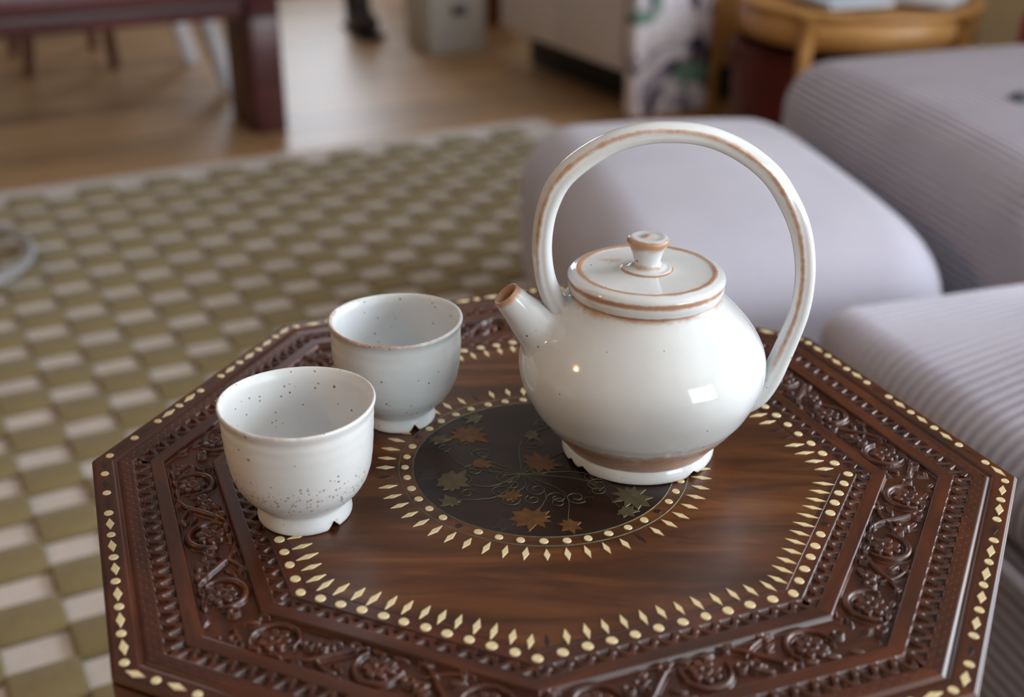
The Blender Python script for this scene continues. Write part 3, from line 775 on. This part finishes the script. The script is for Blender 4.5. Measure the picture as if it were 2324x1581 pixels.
# ------------------------------------------------------------------ cups
def cup(name, label, loc, prof, m, notch, rz=0.0, rimrust=0.35, rimang=220, spz=0.026, spa=-95, sps=0.4):
    e = empty(name, loc, rz); tag(e, label, 'cup', 'stoneware tea cups on the carved table')
    zr = max(p[1] for p in prof)
    fn = foot_notch(notch, 0.17, 0.0052, 0.0058)
    def post(x, y, z, rust, th, P):
        x, y, z, rust = fn(x, y, z, rust, th, P)
        rim = np.exp(-((P[:, 1] - zr) / 0.0022) ** 2)[:, None]
        rust = np.maximum(rust, rim * rimrust * (0.62 + 0.5 * np.cos(th - R(rimang))))
        k = 1 + 0.0018 * np.sin(P[:, 1] * 900)[:, None] * (P[:, 1] > 0.012)[:, None]
        return x * k, y * k, z + 0.0006 * np.sin(2 * th + 1) * (z / zr), np.clip(rust, 0, 1)
    V, F, rust = lathe(prof, 256, 4, post)
    zz = V[:, 2]; rr_ = np.hypot(V[:, 0], V[:, 1]); outside = rr_ > np.interp(zz, [0.012, 0.03, 0.066], [0.024, 0.0345, 0.0385])
    thv = np.arctan2(V[:, 1], V[:, 0])
    speck = np.where(outside, np.exp(-((zz - spz) / 0.007) ** 2) * (0.55 + 0.45 * np.cos(thv - R(spa))) * sps, 0.03)
    b = obj('bowl', V, F, m, e, True, {'rust': rust, 'speck': speck})
    return e
profA = [(0, .005, 0), (.0175, .005, 0), (.0190, .0006, .4), (.0205, 0, .6), (.0236, .0001, .6), (.0245, .0010, .2), (.0246, .0032, 0), (.0238, .0068, 0), (.0234, .0092, .0), (.0246, .0112, 0), (.0280, .0142, 0), (.0318, .0190, 0), (.0346, .0250, 0), (.0362, .0310, 0), (.0374, .0400, 0), (.0381, .0490, 0), (.0385, .0560, 0), (.0386, .0605, 0), (.0394, .0638, 0), (.0397, .0653, .05), (.0393, .0662, .1), (.0384, .0661, .05), (.0372, .0640, 0), (.0362, .0600, 0), (.0352, .0500, 0), (.0342, .0380, 0), (.0318, .0270, 0), (.0260, .0180, 0), (.0160, .0135, 0), (0, .0125, 0)]
cup('tea_cup', 'near white tea cup with rust speckles round its lower half', (-0.1264, -0.0496, 0), profA, M['cupA'], (-44,), 0, 0.24, 230, 0.027, -95, 0.95)
profB = [(0, .005, 0), (.0150, .005, 0), (.0165, .0006, .4), (.0180, 0, .6), (.0205, .0001, .6), (.0214, .0010, .2), (.0215, .0030, 0), (.0208, .0060, 0), (.0206, .0080, 0), (.0220, .0100, 0), (.0255, .0130, 0), (.0298, .0180, 0), (.0333, .0240, 0), (.0356, .0310, 0), (.0371, .0390, .0), (.0378, .0470, 0), (.0378, .0540, 0), (.0378, .0590, 0), (.0384, .0622, 0), (.0390, .0640, .05), (.0386, .0652, .1), (.0374, .0652, .05), (.0360, .0632, 0), (.0350, .0590, 0), (.0346, .0500, 0), (.0338, .0380, 0), (.0312, .0270, 0), (.0250, .0180, 0), (.0150, .0135, 0), (0, .0125, 0)]
cup('tea_cup', 'far white tea cup with rust-brown lip, closest to the spout', (-0.0855, 0.0545, 0), profB, M['cupB'], (-60,), 0, 0.42, 235, 0.024, -60, 0.14)

# ------------------------------------------------------------------ sofa modules
SU = Vector((0.215, -0.977, 0)).normalized(); SV = Vector((0.977, 0.215, 0)).normalized()
SROT = math.atan2(SV.y, SV.x)
def round_rect_loop(w_, h, r, n=14, bulge=0.0):
    P = []
    for cx, cy, a0 in ((w_ / 2 - r, h / 2 - r, 0), (-w_ / 2 + r, h / 2 - r, 90), (-w_ / 2 + r, -h / 2 + r, 180), (w_ / 2 - r, -h / 2 + r, 270)):
        for q in np.linspace(0, 90, n): P.append((cx + r * math.cos(R(a0 + q)), cy + r * math.sin(R(a0 + q))))
    P = np.array(P); out = []
    for i in range(len(P)):
        a, b = P[i], P[(i + 1) % len(P)]; k = max(1, int(np.linalg.norm(b - a) / 0.03))
        for j in range(k): out.append(a + (b - a) * j / k)
    return np.array(out)
def cushion(name, La, Lb, h, r, m, parent, ribs=0, amp=0.0, bulge=0.02, z0=0.0, swap=False, endp=5.0, ns=None):
    """soft block La x Lb x h; ribs run along a (round the a-z section) and repeat along b"""
    loop = round_rect_loop(La, h, r)
    ns = ns or max(60, ribs * 10)
    b = np.linspace(-1, 1, ns); b = np.sign(b) * (1 - (1 - np.abs(b)) ** 1.0)
    # denser rows at the rounded ends
    b = np.unique(np.concatenate([b, np.sign(np.linspace(-1, 1, 2)).repeat(20) * (1 - np.tile(np.linspace(0, 0.09, 20) ** 2 / 0.09, 2))]))
    rows = []
    for bb in b:
        e = max(0.0, 1 - abs(bb) ** (Lb / r * 0.9 if Lb / r > endp else endp)) ** 0.5
        ea = 1 - (1 - e) * min(1.0, 2 * r / La) * 1.0; eh = 1 - (1 - e) * min(1.0, 2 * r / h)
        y = bb * Lb / 2
        x = loop[:, 0] * ea; z = loop[:, 1] * eh
        dome = bulge * (1 - (loop[:, 0] / (La / 2)) ** 2) * (1 - bb ** 2) * (loop[:, 1] > 0)
        nx = loop[:, 0] / (La / 2); nz = loop[:, 1] / (h / 2); nl = np.hypot(nx ** 5, nz ** 5) + 1e-6
        rib = 0.0
        if ribs:
            rib = amp * (np.abs(math.sin(PI * ribs * (bb + 1) / 2)) ** 0.6 - 1) * min(1, e * 1.5)
        px = x + rib * nx ** 5 / nl; pz = z + dome + rib * nz ** 5 / nl
        rows.append(np.stack([px, np.full_like(px, y), pz + h / 2 + z0], -1))
    V = np.vstack(rows); ml = len(loop); nr = len(rows)
    F = [tuple(f) for f in gridfaces(nr, ml, False, True)]
    F.append(tuple(range(ml))); F.append(tuple(range((nr - 1) * ml, nr * ml))[::-1])
    if swap: V = np.stack([-V[:, 1], V[:, 0], V[:, 2]], -1)
    o = obj(name, V, F, m, parent)
    return o
def corduroy_block(name, La, Lb, h, r, m, parent, pitch, amp, bulge=0.0, z0=0.0):
    """soft block whose ribs run along y on every face: corrugated x-z section carried along y with rounded ends"""
    base = round_rect_loop(La, h, r, 10)
    P = np.vstack([base, base[:1]]); seg = np.linalg.norm(np.diff(P, axis=0), axis=1); cum = np.concatenate([[0], np.cumsum(seg)])
    nrib = int(round(cum[-1] / pitch)); k = nrib * 8
    sarc = np.linspace(0, cum[-1], k, endpoint=False)
    L = np.stack([np.interp(sarc, cum, P[:, 0]), np.interp(sarc, cum, P[:, 1])], -1)
    tg = np.roll(L, -1, 0) - np.roll(L, 1, 0); tg /= np.linalg.norm(tg, axis=1)[:, None]
    nrm = np.stack([tg[:, 1], -tg[:, 0]], -1)
    rib = amp * (np.abs(np.sin(PI * nrib * sarc / cum[-1])) ** 0.6 - 1)
    q = np.linspace(0, PI / 2, 9)
    ys = np.concatenate([-Lb / 2 + r * (1 - np.sin(q)), np.linspace(-Lb / 2 + r, Lb / 2 - r, 26)[1:-1], Lb / 2 - r + r * np.sin(q)])
    ins = np.concatenate([r * (1 - np.cos(q))[::1], np.zeros(24), r * (1 - np.cos(q))])
    ys[:9] = -Lb / 2 + r * (1 - np.cos(q)); ins[:9] = r * (1 - np.sin(q))
    rows = []
    for y, i_ in zip(ys, ins):
        X = L[:, 0] * (La / 2 - i_) / (La / 2) + nrm[:, 0] * rib; Z = L[:, 1] * (h / 2 - i_) / (h / 2) + nrm[:, 1] * rib
        Z = Z + bulge * (1 - (L[:, 0] / (La / 2)) ** 2) * (1 - (2 * y / Lb) ** 2) * (L[:, 1] > 0)
        rows.append(np.stack([X, np.full(k, y), Z + h / 2 + z0], -1))
    nr = len(rows); F = [tuple(f) for f in gridfaces(nr, k, False, True)]
    F.append(tuple(range(k))); F.append(tuple(range((nr - 1) * k, nr * k))[::-1])
    return obj(name, np.vstack(rows), F, m, parent)
# ottoman behind the teapot (smooth cloth)
c = Vector((0.248, 1.000, FLOOR + 0.025))
ott = empty('ottoman', c, R(9)); tag(ott, 'smooth lilac-grey upholstered ottoman directly behind the teapot', 'ottoman')
cushion('cushion', 0.445, 0.66, 0.280, 0.085, M['smooth'], ott, 0, 0, 0.018, 0.012, ns=70)
for sx in (-1, 1):
    for sy in (-1, 1): box('foot', 0.05, 0.05, 0.02, M['dark'], ott, 0.004, center=(sx * 0.15, sy * 0.22, 0.010))
# near sofa seat (wide corduroy ribs across it)
SU2 = Vector((math.sin(R(14)), -math.cos(R(14)), 0)); SV2 = Vector((math.cos(R(14)), math.sin(R(14)), 0))
cn = Vector((0.290, 0.575, FLOOR)) + SU2 * 0.50 + SV2 * 0.45 + Vector((0, 0, 0.025))
seat = empty('corduroy_sofa', cn, R(14)); tag(seat, 'wide-ribbed lilac-grey corduroy sofa seat beside the table edge', 'sofa')
corduroy_block('base', 0.88, 1.0, 0.18, 0.03, M['ribs'], seat, 0.0135, 0.008, 0.0, 0.022)
cushion('seat_cushion', 0.90, 1.0, 0.075, 0.036, M['ribs'], seat, 74, 0.014, 0.110, 0.208)
loop = round_rect_loop(0.91, 1.01, 0.06)
tube('piping', [(x, y, 0.204) for x, y in loop] + [(loop[0][0], loop[0][1], 0.204)], 0.006, M['ribs'], seat, 8, 2)
for sx in (-1, 1):
    for sy in (-1, 1): box('foot', 0.05, 0.05, 0.03, M['dark'], seat, 0.004, center=(sx * 0.36, sy * 0.40, 0.015))
# far sofa block (ribs run lengthwise, button in the top)
cb = Vector((0.393, 1.470, FLOOR)) + SU * 0.400 + SV * 0.52 + Vector((0, 0, 0.025))
blk = empty('sofa_block', cb, SROT); tag(blk, 'finely ribbed lilac-grey corduroy sofa block with a tufted button, behind the others', 'sofa')
corduroy_block('cushion', 1.0, 0.76, 0.335, 0.07, M['ribs'], blk, 0.0105, 0.008, 0.05, 0.012)
bm = bmesh.new(); bmesh.ops.create_uvsphere(bm, u_segments=16, v_segments=8, radius=0.022)
for v_ in bm.verts: v_.co.z *= 0.45
bm_obj('button', bm, M['slate'], blk, True, (-0.325, -0.06, 0.373))
for sx in (-1, 1):
    for sy in (-1, 1): box('foot', 0.05, 0.05, 0.02, M['dark'], blk, 0.004, center=(sx * 0.36, sy * 0.30, 0.010))

# ------------------------------------------------------------------ things further back
# heavy bench
bn = empty('bench', uv(-2.33, 0.525, FLOOR), ROT); tag(bn, 'heavy purple-brown wooden bench at the far rug edge', 'bench')
# local: x = v, y = -u (away from camera)
box('leg', 0.075, 0.22, 0.29, M['bench'], bn, 0.004, center=(0.0375, 0.11, 0.145))
box('leg', 0.075, 0.22, 0.29, M['bench'], bn, 0.004, center=(-1.42, 0.11, 0.145))
box('seat_slab', 1.62, 0.40, 0.06, M['bench'], bn, 0.006, center=(-0.69, 0.18, 0.350))
box('apron', 1.40, 0.03, 0.05, M['bench'], bn, 0.003, center=(-0.69, 0.035, 0.300))
box('post', 0.075, 0.10, 0.62, M['bench'], bn, 0.004, center=(0.0375, 0.05, 0.60 - 0.02))
# wooden chair behind the bench
def chair(name, label, loc, rz, m, splay, r0, r1, sw, sd, sh):
    e = empty(name, loc, rz); tag(e, label, 'chair')
    for sx in (-1, 1):
        for sy in (-1, 1):
            tube('leg', [(sx * (sw / 2 + splay), sy * (sd / 2 + splay), 0), (sx * (sw / 2 - 0.03), sy * (sd / 2 - 0.03), sh)], lambda t: r0 + (r1 - r0) * t, m, e, 10)
    bm_obj('seat', box_bm(sw, sd, 0.035, 0.012, 2, (0, 0, sh + 0.0175)), m, e, True)
    for sx in (-1, 1): tube('back_post', [(sx * (sw / 2 - 0.03), sd / 2 - 0.03, sh + 0.03), (sx * (sw / 2 - 0.03), sd / 2 + 0.04, sh + 0.42)], 0.014, m, e, 10)
    bm_obj('backrest', box_bm(sw, 0.022, 0.16, 0.01, 2, (0, sd / 2 + 0.036, sh + 0.36)), m, e, True)
    return e
chair('dining_chair', 'reddish wooden chair whose legs show beneath the bench', uv(-3.40, 0.255, FLOOR), ROT, M['chairwood'], 0.0, 0.017, 0.022, 0.24, 0.32, 0.44)
dk = empty('desk', uv(-3.0, -0.20, FLOOR), ROT); tag(dk, 'white desk with slanting legs behind the bench', 'desk')
for sx, xb in ((1, 0.795), (-1, -0.80)):
    for yb, yt in ((-0.20, -0.14), (0.215, 0.15)):
        tube('leg', [(xb, yb, 0), (xb - sx * 0.085, (yb + yt) / 2, 0.345), (xb - sx * 0.17, yt, 0.69)], lambda t: 0.024 + 0.008 * t, M['white'], dk, 12, 2)
box('top', 1.70, 0.52, 0.028, M['white'], dk, 0.005, center=(0, 0, 0.704))
# ankle boot
def boot(loc, rz):
    e = empty('ankle_boot', loc, rz); tag(e, 'black ankle boot standing on the floorboards left of the white box', 'boot')
    path = [(0, 0.0, 0.215), (0, 0.0, 0.14), (0, 0.0, 0.09), (0, 0.02, 0.05)]
    bmv, F, mm = sweep(catmull([(0, 0, 0.22), (0, 0, 0.15), (0, 0.005, 0.09), (0, 0.02, 0.055)], 5), lambda i, t: np.stack([(0.052 + 0.01 * t) * np.cos(np.linspace(0, 2 * PI, 20, endpoint=False)), 0.042 * np.sin(np.linspace(0, 2 * PI, 20, endpoint=False))], -1), (1, 0, 0))
    obj('shaft', bmv, F, M['boot'], e)
    bm = bmesh.new(); bmesh.ops.create_uvsphere(bm, u_segments=24, v_segments=14, radius=1)
    for v_ in bm.verts:
        y = v_.co.y; v_.co = Vector((v_.co.x * 0.045 * (1 - 0.12 * y), 0.06 + y * 0.135, max(0.018, 0.045 + v_.co.z * (0.05 if y < 0 else 0.036))))
    bm_obj('vamp', bm, M['boot'], e, True)
    bm = box_bm(0.082, 0.26, 0.018, 0.008, 2, (0, 0.06, 0.009)); bm_obj('sole', bm, M['dark'], e, True)
boot(uv(-3.44, 1.22, FLOOR), ROT + R(175))
# white box with toys on top
bx = empty('storage_box', uv(-3.06, 1.37, FLOOR), ROT); tag(bx, 'white cardboard storage box at the end of the white cabinet', 'box')
box('carton', 0.19, 0.19, 0.20, M['box'], bx, 0.004, center=(0, 0, 0.10))
box('lid', 0.20, 0.20, 0.045, M['box'], bx, 0.004, center=(0, 0, 0.2215))
box('handle_tab', 0.05, 0.004, 0.03, M['slate'], bx, 0.001, center=(0.0, -0.0985, 0.13))
zt = FLOOR + 0.245
def toy(name, label, loc, parts):
    e = empty(name, loc, ROT); tag(e, label, 'toy')
    for nm, m, r_, sc, off in parts:
        bm = bmesh.new(); bmesh.ops.create_uvsphere(bm, u_segments=18, v_segments=10, radius=r_)
        for v_ in bm.verts: v_.co = Vector((v_.co.x * sc[0], v_.co.y * sc[1], v_.co.z * sc[2])) + Vector(off)
        bm_obj(nm, bm, m, e, True)
toy('soft_toy', 'coral soft toy on the white storage box', uv(-3.03, 1.36, zt), [('body', M['toy_pink'], 0.035, (1, 1, 0.9), (0, 0, 0.0315)), ('head', M['toy_pink'], 0.024, (1, 1, 1), (0, 0, 0.078))])
toy('soft_toy', 'lilac soft toy at the left of the white storage box', uv(-3.03, 1.30, zt), [('body', M['toy_lilac'], 0.026, (1, 1, 0.9), (0, 0, 0.0234)), ('head', M['toy_lilac'], 0.019, (1, 1, 1), (0, 0, 0.06))])
toy('soft_toy', 'navy soft toy at the right of the white storage box', uv(-3.03, 1.43, zt), [('body', M['toy_navy'], 0.028, (1, 1, 0.9), (0, 0, 0.0252)), ('head', M['toy_navy'], 0.020, (1, 1, 1), (0, 0, 0.064))])
# brown wooden stool behind the box
st = empty('wooden_crate', uv(-3.48, 1.62, FLOOR), ROT); tag(st, 'brown wooden crate behind the white storage box', 'crate')
for i in range(4): box('slat', 0.30, 0.014, 0.06, M['chairwood'], st, 0.002, center=(0, -0.13, 0.035 + i * 0.068))
for i in range(4): box('slat', 0.30, 0.014, 0.06, M['chairwood'], st, 0.002, center=(0, 0.13, 0.035 + i * 0.068))
for sx in (-1, 1): box('end_board', 0.016, 0.245, 0.27, M['chairwood'], st, 0.002, center=(sx * 0.142, 0, 0.14))
box('bottom_board', 0.26, 0.24, 0.012, M['chairwood'], st, 0.001, center=(0, 0, 0.012))
# white cabinet along the right wall
cb_ = empty('sideboard', uv(-2.43, 1.62, FLOOR), ROT); tag(cb_, 'long white sideboard standing clear of the floor on a dark plinth', 'cabinet')
LU = 0.68
box('carcass', 0.42, LU, 0.62, M['white'], cb_, 0.004, center=(0.02, 0, 0.41))
box('plinth', 0.34, LU - 0.06, 0.10, M['dark'], cb_, 0.002, center=(0.05, 0, 0.05))
for i, yy in enumerate((-0.168, 0.168)): d_ = box('door', 0.018, 0.33, 0.60, M['white'], cb_, 0.003, center=(-0.2005, yy, 0.41)); box('knob', 0.02, 0.02, 0.02, M['beech'], d_, 0.006, center=(-0.219, yy - 0.13 * (1 if i else -1), 0.5))
box('edge_trim', 0.44, 0.022, 0.63, M['beech'], cb_, 0.003, center=(0.015, -LU / 2 - 0.011, 0.412))
# floral upholstered screen panel with a wooden post
fl = empty('floral_screen', uv(-1.93, 1.31, FLOOR), ROT); tag(fl, 'floral printed fabric panel on a wooden frame beside the sideboard', 'screen')
bm_obj('printed_panel', box_bm(0.225, 0.05, 0.80, 0.012, 3, (0.125, 0, 0.44)), M['floral'], fl, True)
box('frame_post', 0.028, 0.04, 0.90, M['beech'], fl, 0.006, center=(0.252, 0, 0.45))
box('frame_rail', 0.215, 0.03, 0.03, M['beech'], fl, 0.004, center=(0.135, 0, 0.025))
box('frame_rail', 0.215, 0.03, 0.03, M['beech'], fl, 0.004, center=(0.135, 0, 0.865))
# round bentwood table
rt = empty('round_table', (0.765, 2.25, FLOOR)); tag(rt, 'honey-coloured round bentwood table with curved apron behind the sofa', 'table')
RR = 0.265
def ringwall(name, r0, r1, z0, z1, m, parent, n=72):
    th = np.linspace(0, 2 * PI, n, endpoint=False); rows = []
    for r_, z in ((r0, z0), (r1, z0), (r1, z1), (r0, z1)): rows.append(np.stack([r_ * np.cos(th), r_ * np.sin(th), np.full(n, z)], -1))
    return obj(name, np.vstack(rows), gridfaces(4, n, True, True)[:, ::-1], m, parent, False)
ringwall('apron', RR - 0.018, RR, 0.265, 0.330, M['beech'], rt)
ringwall('top_rim', RR - 0.03, RR + 0.006, 0.330, 0.342, M['beech'], rt)
n = 72; th = np.linspace(0, 2 * PI, n, endpoint=False)
V = np.vstack([np.stack([(RR - 0.02) * np.cos(th), (RR - 0.02) * np.sin(th), np.full(n, z)], -1) for z in (0.332, 0.320)])
obj('top', V, [tuple(range(n)), tuple(range(2 * n - 1, n - 1, -1))] + [(i, n + i, n + (i + 1) % n, (i + 1) % n) for i in range(n)], M['beech'], rt, False)
for a in (-126, -50, 40, 130):
    x, y = (RR + 0.010) * math.cos(R(a)), (RR + 0.010) * math.sin(R(a))
    tube('leg', [(x, y, 0.0), (x, y, 0.18), (x, y, 0.335)], lambda t: 0.013 + 0.004 * t, M['beech'], rt, 12, 2)
# things on the round table
zt = FLOOR + 0.343
def flat(name, label, cat, loc, rz, sx, sy, h, m, m2=None):
    e = empty(name, loc, rz); tag(e, label, cat)
    box('pages', sx * 0.97, sy * 0.97, h * 0.8, M['paper'], e, 0.001, center=(0, 0, h * 0.45)); box('cover', sx, sy, h * 0.15, m, e, 0.0008, center=(0, 0, h * 0.93)); 
flat('magazine', 'pale blue magazine lying on the round bentwood table', 'magazine', (0.70, 2.18, zt), 0.3, 0.16, 0.21, 0.012, M['paper_blue'])
flat('notebook', 'slate grey notebook on the round bentwood table', 'book', (0.80, 2.38, zt), -0.4, 0.12, 0.17, 0.018, M['slate'])
flat('paperback', 'white paperback at the right of the round bentwood table', 'book', (0.88, 2.18, zt), 0.9, 0.12, 0.18, 0.020, M['paper'])
# dark red basket under the round table
bk = empty('basket', (0.675, 2.27, FLOOR)); tag(bk, 'dark red woven basket tucked under the round table', 'basket')
pr = [(0, .004, 0), (.14, .004, 0), (.16, .02, 0), (.175, .10, 0), (.18, .215, 0), (.186, .228, 0), (.180, .235, 0), (.168, .228, 0), (.160, .10, 0), (.148, .02, 0), (0, .015, 0)]
V, F, _ = lathe(pr, 64, 4); obj('bowl', V, F, M['red'], bk)
for sx in (-1, 1): tube('handle', [(sx * 0.172, -0.05, 0.20), (sx * 0.184, -0.03, 0.215), (sx * 0.190, 0, 0.22), (sx * 0.184, 0.03, 0.215), (sx * 0.172, 0.05, 0.20)], 0.008, M['red'], bk, 8, 4)
# crimson bolster at the far right
th_ = empty('bolster_cushion', (1.18, 1.86, FLOOR), SROT); tag(th_, 'crimson cushion peeping over the far sofa block at the right', 'cushion')
cushion('cover', 0.30, 0.30, 0.40, 0.06, M['crimson'], th_, 0, 0, 0.01, 0.0, ns=40)
tube('piping', [(x, y, 0.20) for x, y in round_rect_loop(0.304, 0.30, 0.05)], 0.004, M['crimson'], th_, 6, 1)
# loose grey cable coiled on the rug
cab = []
for i in range(40):
    t = i / 39 * 2 * PI * 1.9; r_ = 0.135 + 0.03 * (i / 39)
    cab.append((r_ * math.cos(t + 2.0) - 0.02 * i / 39, r_ * 1.15 * math.sin(t + 2.0) - 0.05 * i / 39, 0.006 + 0.012 * i / 39))
cc = uv(-1.72, -0.235, FLOOR + 0.0235)
co = empty('cable_coil', cc, ROT); tag(co, 'pale grey cable lying coiled on the checked rug', 'cable')
tube('cable', cab, 0.007, M['grey_cable'], co, 10, 3)
box('plug', 0.03, 0.022, 0.05, M['grey_cable'], co, 0.005, center=(cab[-1][0], cab[-1][1] , cab[-1][2] + 0.004))

# ------------------------------------------------------------------ warm pendant lamp on the left, out of frame
lp = empty('pendant_lamp', uv(-0.45, -1.75, 1.15), ROT); tag(lp, 'warm pendant lamp hanging left of the rug', 'lamp')
mE, ntE, bE = base_mat('warm_bulb', (1, 0.8, 0.5, 1)); bE.inputs['Emission Color'].default_value = (1.0, 0.62, 0.28, 1); bE.inputs['Emission Strength'].default_value = 25
V, F, _ = lathe([(0.02, 0.20, 0), (0.05, 0.19, 0), (0.12, 0.10, 0), (0.16, 0.0, 0), (0.155, 0.0, 0), (0.115, 0.098, 0), (0.045, 0.185, 0), (0.02, 0.195, 0)], 48, 3)
obj('shade', V, F, M['beech'], lp)
bm = bmesh.new(); bmesh.ops.create_uvsphere(bm, u_segments=20, v_segments=12, radius=0.028); bm_obj('bulb', bm, mE, lp, True, (0, 0, 0.04))
tube('cord', [(0, 0, 0.19), (0, 0, CEIL - 1.15)], 0.004, M['dark'], lp, 8)
ld = D.lights.new('bulb_light', 'POINT'); ld.energy = 8; ld.color = (1.0, 0.64, 0.32); ld.shadow_soft_size = 0.06
lo = D.objects.new('bulb_light', ld); COL.objects.link(lo); lo.parent = lp; lo.location = (0, 0, -0.02)
